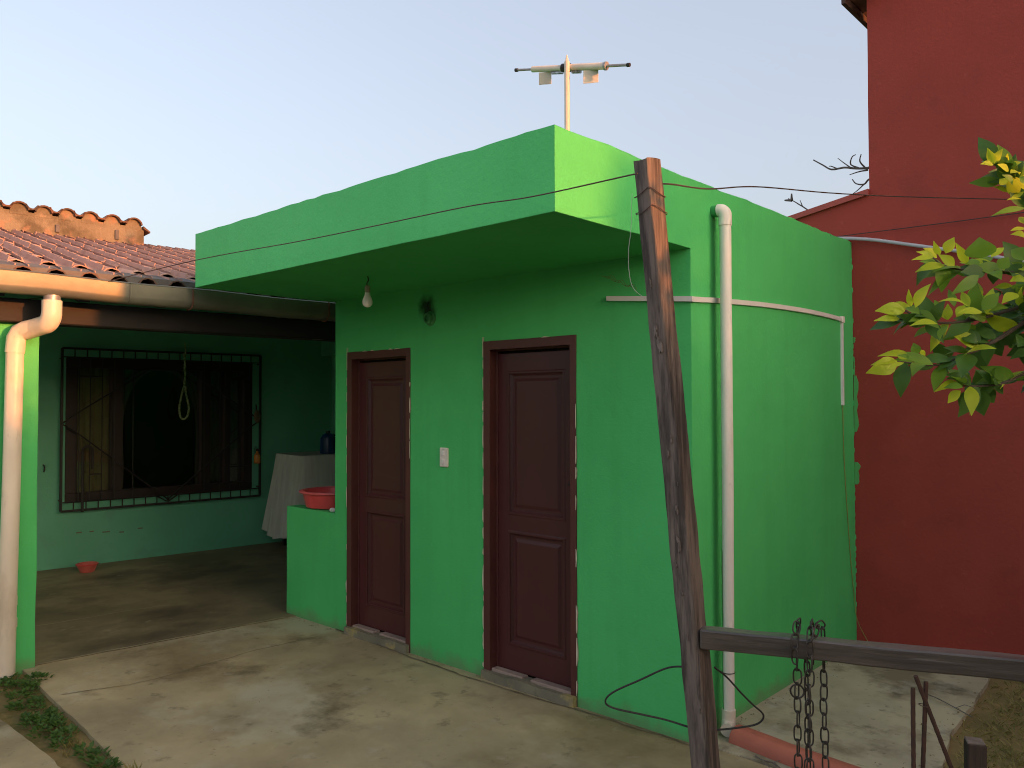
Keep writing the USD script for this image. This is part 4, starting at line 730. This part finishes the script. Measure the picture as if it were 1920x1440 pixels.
for lab, pts in (('thin dry forked twig on the walkway slab', [(.62, 1.42, .012), (.70, 1.36, .02), (.80, 1.30, .012), (.90, 1.20, .02)]), ('thin curled dry twig in front of the terracotta channel', [(.28, .06, .008), (.33, .03, .014), (.37, .05, .008), (.42, .01, .012)])):
    tg = thing('dry_twig', lab, 'twig', pts[0]); P = [np.array(p) - pts[0] for p in pts]; obj('stem', tube(smooth_path(P, 5), .003, 5), DEAD, tg)
    for k in (1, 2): obj('shoot', tube([P[k], P[k] + np.array([.03, .05 * (-1) ** k, .01]), P[k] + np.array([.06, .06 * (-1) ** k, .005])], .0018, 5), DEAD, tg)
sp = []
for k in range(9): q0 = np.array([-.513 + .02 * k * 1.05, -.02 - .004 * (k % 3), 2.286 - .0095 * k]); sp.append(tube(smooth_path([q0, q0 + [.03, -.006 * (k % 2), -.002 + .012 * (k % 3 - 1)], q0 + [.055, .002, -.020]], 3), .0011, 4))
tag(obj('cobweb', cat(*sp), TAN), 'dusty cobweb strand below the overhang left of the leaning post', 'cobweb')

# ================================================================ WEEDS AND GRASS
def blade_leaf(base, dirv, L, W, up):
    d = dirv / np.linalg.norm(dirv); s = np.cross(d, up); s /= max(np.linalg.norm(s), 1e-6); n_ = np.cross(s, d)
    return [base, base + d * L * .45 + s * W + n_ * L * .06, base + d * L * .45 - s * W + n_ * L * .06, base + d * L - n_ * L * .08]
CL = [(-3.39, -1.95), (-3.29, -1.9), (-3.33, -1.81), (-3.32, -1.78), (-3.32, -1.98), (-3.08, -1.97), (-3.12, -1.9), (-3.2, -1.87), (-3.47, -1.9), (-2.91, -2.03), (-2.92, -1.93), (-2.79, -1.95), (-2.7, -2.03), (-2.63, -2.0), (-2.66, -1.93), (-2.58, -2.04), (-2.46, -1.97), (-2.35, -1.95), (-2.43, -2.05), (-2.31, -2.0), (-2.22, -2.04), (-2.04, -1.98), (-1.95, -1.97), (-1.82, -1.98), (-1.84, -2.0), (-2.55, -1.96), (-2.54, -2.01)]
V, F = [], []; r = random.Random(21)
for (cx, cy) in CL:
    R = r.uniform(.035, .075)
    for k in range(r.randint(30, 55)):
        a = r.uniform(0, 6.28); q = R * math.sqrt(r.random()); b = np.array([cx + q * math.cos(a) * 1.25, cy + q * math.sin(a) * .7, -.02 + r.uniform(0, .03) * (1 - q / R * .5) + .01]); dv = np.array([math.cos(a + r.uniform(-1, 1)), math.sin(a + r.uniform(-1, 1)), r.uniform(.1, 1.1)])
        o = len(V); V += blade_leaf(b, dv, r.uniform(.018, .042), r.uniform(.007, .014), np.array([0, 0, 1.0])); F += [[o, o + 1, o + 3], [o, o + 3, o + 2]]
tag(obj('weeds', trimesh.Trimesh(np.array(V), np.array(F), process=False), WEED, None, False), kind='stuff')
V, F = [], []
for (cx, cy, cnt, sp_, h) in [(-1.66, -1.92, 26, .05, .09)] + [(r.uniform(-2.6, -1.7), r.uniform(-2.05, -1.93), 10, .03, .05) for _ in range(9)]:
    for k in range(cnt): a = r.uniform(0, 6.28); b = np.array([cx + r.gauss(0, sp_ * .4), cy + r.gauss(0, sp_ * .3), -.025]); o = len(V); V += blade_leaf(b, np.array([math.cos(a) * .5, math.sin(a) * .5, 1.0]), r.uniform(.5, 1.1) * h, .002, np.array([math.sin(a), -math.cos(a), .2])); F += [[o, o + 1, o + 3], [o, o + 3, o + 2]]
for k in range(15000):
    x, y = r.uniform(.84, 3.2), r.uniform(-.4, 2.12)
    if x < .96 and r.random() < .6: continue
    if x < .94 and y < .9: continue
    if meshkit.noise(np.array([[x * 2.5, y * 2.5, 0]]), 3)[0] < .33: continue
    a = r.uniform(0, 6.28); o = len(V); V += blade_leaf(np.array([x, y, -.026]), np.array([math.cos(a), math.sin(a), r.uniform(.3, 1.2)]), r.uniform(.02, .055), r.uniform(.0014, .003), np.array([math.sin(a), -math.cos(a), .2])); F += [[o, o + 1, o + 3], [o, o + 3, o + 2]]
tag(obj('grass', trimesh.Trimesh(np.array(V), np.array(F), process=False), GRASS, None, False), kind='stuff')

V, F = [], []
def litter(x, y, z, s):
    a = r.uniform(0, 6.28); o = len(V); k = 5; c = np.array([x, y, z + s * .35])
    for i in range(k): t = a + i * 6.28 / k; V.append(c + np.array([math.cos(t) * s * r.uniform(.6, 1.1), math.sin(t) * s * r.uniform(.6, 1.1), r.uniform(-.25, .1) * s]))
    V.append(c + [0, 0, s * .55]); V.append(c - [0, 0, s * .45])
    for i in range(k): F.extend([[o + i, o + (i + 1) % k, o + k], [o + (i + 1) % k, o + i, o + k + 1]])
for k in range(420):
    t = r.random()
    if t < .45: x = r.uniform(-3.4, 0); litter(x, -.012 - abs(r.gauss(0, .035)), .002, r.uniform(.0015, .0055))
    elif t < .65: litter(.012 + abs(r.gauss(0, .04)), r.uniform(.05, 2.1), .006, r.uniform(.0015, .006))
    elif t < .8: litter(r.uniform(0, .85), 2.12 - abs(r.gauss(0, .04)), .006, r.uniform(.002, .007))
    elif t < .9: litter(.9 - abs(r.gauss(0, .12)), r.uniform(.1, 2.1), .006, r.uniform(.002, .008))
    else: litter(r.uniform(-3.2, .6), r.uniform(-1.85, -.05), .002, r.uniform(.001, .004))
tag(obj('litter', trimesh.Trimesh(np.array(V), np.array(F), process=False), DIRT, None, False), kind='stuff')

# ================================================================ THE BUSH AT THE RIGHT
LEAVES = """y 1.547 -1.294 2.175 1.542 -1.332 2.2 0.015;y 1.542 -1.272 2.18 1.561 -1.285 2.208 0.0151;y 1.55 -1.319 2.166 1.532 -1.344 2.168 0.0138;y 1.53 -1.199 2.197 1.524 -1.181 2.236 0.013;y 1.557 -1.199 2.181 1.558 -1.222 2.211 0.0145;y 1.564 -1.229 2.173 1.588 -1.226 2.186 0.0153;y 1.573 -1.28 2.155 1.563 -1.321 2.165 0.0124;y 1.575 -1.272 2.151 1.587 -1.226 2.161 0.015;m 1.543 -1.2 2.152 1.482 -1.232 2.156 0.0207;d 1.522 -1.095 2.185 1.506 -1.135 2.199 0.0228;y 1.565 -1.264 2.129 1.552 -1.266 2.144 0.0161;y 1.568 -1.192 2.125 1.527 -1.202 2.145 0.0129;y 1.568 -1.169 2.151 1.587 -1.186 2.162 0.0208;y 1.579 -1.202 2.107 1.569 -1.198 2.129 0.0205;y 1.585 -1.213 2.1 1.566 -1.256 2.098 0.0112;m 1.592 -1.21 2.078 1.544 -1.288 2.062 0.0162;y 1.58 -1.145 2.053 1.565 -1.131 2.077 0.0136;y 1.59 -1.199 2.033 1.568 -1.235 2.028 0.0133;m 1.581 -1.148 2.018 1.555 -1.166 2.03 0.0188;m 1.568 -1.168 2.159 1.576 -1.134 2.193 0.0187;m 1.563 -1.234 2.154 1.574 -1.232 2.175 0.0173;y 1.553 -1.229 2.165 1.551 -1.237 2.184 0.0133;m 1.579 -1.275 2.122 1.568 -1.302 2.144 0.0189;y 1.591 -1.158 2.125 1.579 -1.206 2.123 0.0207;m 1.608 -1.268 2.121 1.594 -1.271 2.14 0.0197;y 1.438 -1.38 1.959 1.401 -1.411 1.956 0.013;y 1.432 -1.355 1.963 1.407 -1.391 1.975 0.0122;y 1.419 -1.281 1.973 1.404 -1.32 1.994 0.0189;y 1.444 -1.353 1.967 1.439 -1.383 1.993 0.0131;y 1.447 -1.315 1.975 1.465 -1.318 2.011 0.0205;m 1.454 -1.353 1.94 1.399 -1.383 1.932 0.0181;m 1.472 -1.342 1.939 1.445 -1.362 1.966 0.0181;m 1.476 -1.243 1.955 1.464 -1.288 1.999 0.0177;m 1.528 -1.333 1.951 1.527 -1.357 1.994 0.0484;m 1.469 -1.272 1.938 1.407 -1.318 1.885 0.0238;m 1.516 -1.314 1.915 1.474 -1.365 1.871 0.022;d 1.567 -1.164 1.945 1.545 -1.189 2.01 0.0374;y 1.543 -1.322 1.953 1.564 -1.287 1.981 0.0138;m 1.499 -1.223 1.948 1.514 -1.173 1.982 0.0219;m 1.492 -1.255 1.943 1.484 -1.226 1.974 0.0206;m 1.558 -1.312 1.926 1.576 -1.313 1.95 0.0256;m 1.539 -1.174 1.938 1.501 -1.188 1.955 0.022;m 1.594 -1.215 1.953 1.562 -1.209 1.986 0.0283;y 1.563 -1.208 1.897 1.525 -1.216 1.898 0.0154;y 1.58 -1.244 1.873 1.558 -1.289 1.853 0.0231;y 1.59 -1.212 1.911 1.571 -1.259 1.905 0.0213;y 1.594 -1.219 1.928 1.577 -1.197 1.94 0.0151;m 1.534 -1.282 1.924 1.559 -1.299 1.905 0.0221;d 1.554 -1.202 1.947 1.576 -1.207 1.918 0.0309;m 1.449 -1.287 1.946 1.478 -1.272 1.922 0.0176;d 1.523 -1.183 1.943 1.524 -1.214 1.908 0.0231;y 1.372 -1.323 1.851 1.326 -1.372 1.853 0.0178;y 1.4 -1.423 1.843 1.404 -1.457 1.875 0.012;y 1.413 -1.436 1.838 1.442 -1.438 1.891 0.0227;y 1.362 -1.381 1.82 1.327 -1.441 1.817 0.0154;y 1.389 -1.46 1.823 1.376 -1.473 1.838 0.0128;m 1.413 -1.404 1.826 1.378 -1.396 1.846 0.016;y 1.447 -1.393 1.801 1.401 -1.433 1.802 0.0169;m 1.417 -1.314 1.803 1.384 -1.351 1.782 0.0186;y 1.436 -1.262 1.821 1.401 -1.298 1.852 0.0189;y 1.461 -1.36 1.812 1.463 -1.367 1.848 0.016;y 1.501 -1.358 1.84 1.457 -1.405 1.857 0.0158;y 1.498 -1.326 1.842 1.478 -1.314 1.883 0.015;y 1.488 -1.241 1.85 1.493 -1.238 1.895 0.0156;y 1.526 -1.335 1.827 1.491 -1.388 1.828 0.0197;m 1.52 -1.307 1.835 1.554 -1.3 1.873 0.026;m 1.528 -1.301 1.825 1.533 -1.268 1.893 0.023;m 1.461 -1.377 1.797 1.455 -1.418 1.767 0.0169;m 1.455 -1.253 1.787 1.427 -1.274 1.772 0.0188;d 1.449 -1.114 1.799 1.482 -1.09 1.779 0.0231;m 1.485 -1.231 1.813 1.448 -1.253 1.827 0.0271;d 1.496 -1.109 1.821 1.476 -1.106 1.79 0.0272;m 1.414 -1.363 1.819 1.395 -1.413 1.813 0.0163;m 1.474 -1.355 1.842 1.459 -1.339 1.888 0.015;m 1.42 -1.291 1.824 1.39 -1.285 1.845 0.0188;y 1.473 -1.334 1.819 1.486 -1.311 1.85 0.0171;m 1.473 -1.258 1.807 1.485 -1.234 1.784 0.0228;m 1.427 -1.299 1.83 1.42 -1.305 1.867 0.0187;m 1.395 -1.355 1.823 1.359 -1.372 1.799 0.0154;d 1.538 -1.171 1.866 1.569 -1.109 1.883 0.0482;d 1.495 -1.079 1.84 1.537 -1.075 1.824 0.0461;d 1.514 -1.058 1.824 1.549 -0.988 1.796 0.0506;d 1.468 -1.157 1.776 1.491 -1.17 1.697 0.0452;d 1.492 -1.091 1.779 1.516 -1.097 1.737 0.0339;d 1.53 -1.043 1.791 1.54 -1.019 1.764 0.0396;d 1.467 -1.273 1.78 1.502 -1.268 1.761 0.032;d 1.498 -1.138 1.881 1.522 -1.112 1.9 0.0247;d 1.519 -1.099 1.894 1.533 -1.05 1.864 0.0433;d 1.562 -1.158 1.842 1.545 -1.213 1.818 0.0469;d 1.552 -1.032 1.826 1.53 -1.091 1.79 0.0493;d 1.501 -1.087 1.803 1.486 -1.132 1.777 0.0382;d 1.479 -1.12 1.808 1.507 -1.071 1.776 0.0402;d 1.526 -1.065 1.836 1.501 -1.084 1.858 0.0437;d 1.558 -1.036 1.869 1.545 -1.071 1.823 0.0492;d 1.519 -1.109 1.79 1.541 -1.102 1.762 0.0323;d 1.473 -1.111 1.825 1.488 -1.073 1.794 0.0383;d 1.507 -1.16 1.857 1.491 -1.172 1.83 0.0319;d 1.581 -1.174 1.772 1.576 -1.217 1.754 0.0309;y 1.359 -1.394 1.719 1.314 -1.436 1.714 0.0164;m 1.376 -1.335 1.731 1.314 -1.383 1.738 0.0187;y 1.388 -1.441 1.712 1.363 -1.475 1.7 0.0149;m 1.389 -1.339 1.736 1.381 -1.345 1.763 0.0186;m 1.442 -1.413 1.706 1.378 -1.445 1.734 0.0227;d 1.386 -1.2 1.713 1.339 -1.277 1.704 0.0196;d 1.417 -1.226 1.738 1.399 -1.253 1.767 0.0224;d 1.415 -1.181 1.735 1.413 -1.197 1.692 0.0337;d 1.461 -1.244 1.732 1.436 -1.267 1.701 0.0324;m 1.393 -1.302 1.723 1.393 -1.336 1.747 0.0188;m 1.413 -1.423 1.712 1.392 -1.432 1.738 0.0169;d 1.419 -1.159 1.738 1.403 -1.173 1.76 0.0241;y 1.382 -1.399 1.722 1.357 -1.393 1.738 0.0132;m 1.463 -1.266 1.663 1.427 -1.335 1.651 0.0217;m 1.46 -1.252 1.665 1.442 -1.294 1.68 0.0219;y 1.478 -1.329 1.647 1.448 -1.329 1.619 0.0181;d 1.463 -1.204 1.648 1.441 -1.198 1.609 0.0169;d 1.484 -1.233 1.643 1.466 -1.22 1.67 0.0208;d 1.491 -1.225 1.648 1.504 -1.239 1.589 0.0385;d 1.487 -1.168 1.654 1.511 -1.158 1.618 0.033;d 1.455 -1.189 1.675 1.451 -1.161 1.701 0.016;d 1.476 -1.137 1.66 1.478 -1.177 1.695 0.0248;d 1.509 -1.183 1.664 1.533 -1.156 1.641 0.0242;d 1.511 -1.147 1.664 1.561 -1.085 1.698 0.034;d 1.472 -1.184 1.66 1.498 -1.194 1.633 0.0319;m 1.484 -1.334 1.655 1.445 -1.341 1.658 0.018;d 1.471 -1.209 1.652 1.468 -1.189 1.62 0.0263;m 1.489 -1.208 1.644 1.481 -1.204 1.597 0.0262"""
TWIGS = [[(1.625, -1.148, 2.054), (1.588, -1.184, 2.105), (1.566, -1.205, 2.136), (1.551, -1.219, 2.164), (1.536, -1.235, 2.188)], [(1.573, -1.198, 2.126), (1.563, -1.209, 2.151), (1.559, -1.213, 2.175)], [(1.634, -1.135, 1.905), (1.583, -1.183, 1.926), (1.525, -1.237, 1.931), (1.479, -1.278, 1.936), (1.442, -1.313, 1.946), (1.423, -1.331, 1.966)], [(1.637, -1.131, 1.864), (1.581, -1.182, 1.849), (1.526, -1.231, 1.828), (1.477, -1.276, 1.813), (1.432, -1.318, 1.81), (1.394, -1.353, 1.823), (1.372, -1.374, 1.839)], [(1.432, -1.318, 1.81), (1.402, -1.346, 1.811), (1.362, -1.383, 1.819)], [(1.583, -1.179, 1.813), (1.522, -1.234, 1.761), (1.472, -1.279, 1.731), (1.426, -1.32, 1.709), (1.356, -1.384, 1.718)], [(1.63, -1.132, 1.72), (1.578, -1.179, 1.689), (1.542, -1.211, 1.666), (1.505, -1.246, 1.659), (1.469, -1.279, 1.659)], [(1.477, -1.276, 1.813), (1.493, -1.263, 1.833), (1.497, -1.26, 1.849)]]

bush = thing('leafy_bush', 'leafy bush with yellow-green young shoots reaching in front of the red wall', 'bush', (2.12, -.62, 0))
BO = np.array([2.12, -.62, 0])
def leaf_mesh(b, t, w, nh, fold=.25, droop=.10, curl=.12):
    d = t - b; L = np.linalg.norm(d); d = d / L; s = np.cross(d, nh); s /= max(np.linalg.norm(s), 1e-6); n_ = np.cross(s, d); V, F = [], []; st = 7
    for i in range(st + 1):
        f = i / st; hw = w * .5 * (math.sin(math.pi * f ** .82) ** 1.05) * 1.05 if 0 < i < st else 0.0006
        c = b + d * L * f + n_ * (droop * L * math.sin(math.pi * f) * .6 - curl * L * f ** 3)
        V += [c - s * hw + n_ * hw * fold, c, c + s * hw + n_ * hw * fold]
    for i in range(st):
        a = i * 3; F += [[a, a + 1, a + 4], [a, a + 4, a + 3], [a + 1, a + 2, a + 5], [a + 1, a + 5, a + 4]]
    return trimesh.Trimesh(np.array(V), np.array(F), process=False)
r = random.Random(31); rs = np.random.default_rng(5); toward = np.array([.18, -.98, .1])
for tw2 in TWIGS:
    P = np.array(tw2) - BO; obj('branch', tube(smooth_path(P, 4), np.linspace(.0055 if len(P) > 3 else .003, .0018, 4 * (len(P) - 1) + 1), 6), BARK, bush)
obj('trunk', tube(smooth_path([(0, 0, -.1), (.02, -.02, .6), (-.03, .02, 1.2), (0, -.05, 1.8), (.05, -.1, 2.4)], 4), np.linspace(.045, .014, 17), 9), BARK, bush)
for tgt in (TWIGS[0][0], TWIGS[2][0], TWIGS[3][0], TWIGS[5][0]):
    q = np.array(tgt) - BO; obj('branch', tube(smooth_path([(-.03, .02, 1.0), (-.02 + q[0] * .3, q[1] * .3, 1.0 + (q[2] - 1.0) * .55), q * .7 + [0, 0, .3 * (q[2]) * .85], q], 5)[:], np.linspace(.018, .0055, 16), 7), BARK, bush)
for spec in LEAVES.split(';'):
    k, *vals = spec.split(); q = np.array(list(map(float, vals))); b, t, w = q[:3] - BO, q[3:6] - BO, q[6]
    nh = toward * r.uniform(.8, 1.2) + np.array([0, 0, 1.0]) * r.uniform(.2, .7) + rs.normal(0, .22, 3)
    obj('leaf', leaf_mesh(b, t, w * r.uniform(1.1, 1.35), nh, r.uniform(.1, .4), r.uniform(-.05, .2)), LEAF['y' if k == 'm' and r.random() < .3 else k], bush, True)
for P in TWIGS:
    P = np.array(P) - BO; Q = smooth_path(P, 5)
    for q0 in Q[1:]:
        for k2 in range(3):
            if r.random() < .80: continue
            dv = (P[-1] - P[0]); dv = dv / np.linalg.norm(dv) * .7 + rs.normal(0, .65, 3); dv /= np.linalg.norm(dv); L_ = r.uniform(.055, .088); key = r.choices('ymd', (2, 4, 5))[0]
            obj('leaf', leaf_mesh(q0, q0 + dv * L_, L_ * r.uniform(.40, .52), toward * .8 + np.array([0, 0, .5]) + rs.normal(0, .4, 3), r.uniform(.1, .35), r.uniform(-.05, .2)), LEAF[key], bush, True)
for k2 in range(75):
    u = rs.normal(0, 1, 3); q0 = np.array([1.625, -1.11, 1.80]) + u * [.045, .045, .075] - BO; dv = np.array([-.55, -.35, -.25]) * r.uniform(-.2, 1.2) + rs.normal(0, .7, 3); dv /= np.linalg.norm(dv); L_ = r.uniform(.05, .085)
    obj('leaf', leaf_mesh(q0, q0 + dv * L_, L_ * r.uniform(.38, .50), toward * .7 + np.array([0, 0, .6]) + rs.normal(0, .4, 3), r.uniform(.1, .35), r.uniform(-.05, .2)), LEAF[r.choices('md', (1, 2))[0]], bush, True)
# the rest of the crown, beyond the right edge of what the photograph shows
E3, R3, F3 = np.array(EYE), _right, _f
crown = []; tries = 0
while len(crown) < 620 and tries < 9000:
    tries += 1; u = rs.normal(0, 1, 3); u /= np.linalg.norm(u); c = np.array([2.16, -.70, 1.95]) + u * np.array([.62, .62, .62]) * rs.random() ** .45; d = c - E3
    if d @ R3 < .70 * (d @ F3) + .06 or c[2] < 1.35: continue
    dv = u * .6 + rs.normal(0, .6, 3) + [0, 0, .15]; dv /= np.linalg.norm(dv); crown.append(leaf_mesh(c - BO, c + dv * rs.uniform(.06, .11) - BO, rs.uniform(.025, .045), np.array([0, 0, 1.0]) + rs.normal(0, .5, 3)))
sel = rs.random(len(crown))
for key, lo, hi in (('y', 0, .2), ('m', .2, .65), ('d', .65, 1.01)): tag(obj('foliage', cat(*[c for c, s_ in zip(crown, sel) if lo <= s_ < hi]), LEAF[key], bush, True), kind='stuff')

EH, NH = (2.95, 3.1, 4.2), 2.0
# ================================================================ UNSEEN HEDGES outside the frame, placed and shaped to block low sun and horizon light
def hedge(name, label, a, b, h0, h1, thick, seed, n=3800):
    a, b = np.array(a, float), np.array(b, float); L = np.linalg.norm(b - a); d = (b - a) / L; q = np.array([-d[1], d[0]]); rs = np.random.default_rng(seed)
    c = trimesh.creation.box([L, thick, 1.0]); c = trimesh.Trimesh(*trimesh.remesh.subdivide_to_size(c.vertices, c.faces, .45)); v = np.array(c.vertices); u = v[:, 0] / L + .5
    hh = (h0 + (h1 - h0) * u) + (meshkit.fbm(np.stack([u * L * .55, 0 * u, 0 * u + seed], 1), 3, seed) - .5) * .45
    v[:, 2] = (v[:, 2] + .5) * (hh - .25) - .1; v += (np.stack([meshkit.fbm(v * 1.7 + 9 * k, 3, seed + k) for k in range(3)], 1) - .5) * [.5, .5, .35]
    lo = np.hstack([a + d * L / 2, 0]); c.vertices = lo + v[:, :1] * np.r_[d, 0] + v[:, 1:2] * np.r_[q, 0] + v[:, 2:] * [0, 0, 1]
    t = thing(name, label, 'hedge'); obj('opaque_core', c, FAR_LEAF, t, True)  # solid core added inside so that no light passes through
    pts, fi = trimesh.sample.sample_surface(c, n, seed=seed); nn = c.face_normals[fi]; V, F = [], []
    for p_, n1 in zip(pts, nn):
        dv = n1 * .8 + rs.normal(0, .6, 3) + [0, 0, .2]; o = len(V); V += blade_leaf(p_ - n1 * .05, dv, rs.uniform(.14, .34), rs.uniform(.04, .085), rs.normal(0, 1, 3)); F += [[o, o + 1, o + 3], [o, o + 3, o + 2]]
    tag(obj('foliage', trimesh.Trimesh(np.array(V), np.array(F), process=False), FAR_LEAF, t, False), kind='stuff')
hedge('unseen_shade_hedge', 'unseen long hedge east of the yard, its height shaped to set the shade line', (10.0, -7.0), (10.0, 1.7), 2.95, 3.05, 1.0, 70)
hedge('unseen_shade_hedge', 'unseen narrow clump above the east hedge, shaped to cut the sun patch on the wall', (10.4, .72), (10.4, 1.22), 4.0, 4.0, .8, 73, 900)
hedge('unseen_shade_hedge', 'unseen higher stretch of east hedge towards the red house, shaped to block the sun', (10.3, 1.50), (10.5, 4.6), 4.1, 4.3, 1.0, 71)
hedge('unseen_shade_hedge', 'added unseen hedge across the lane, put in to darken the annex front', (-11.0, -8.6), (10.5, -8.6), NH, NH, 1.4, 72, 6500)
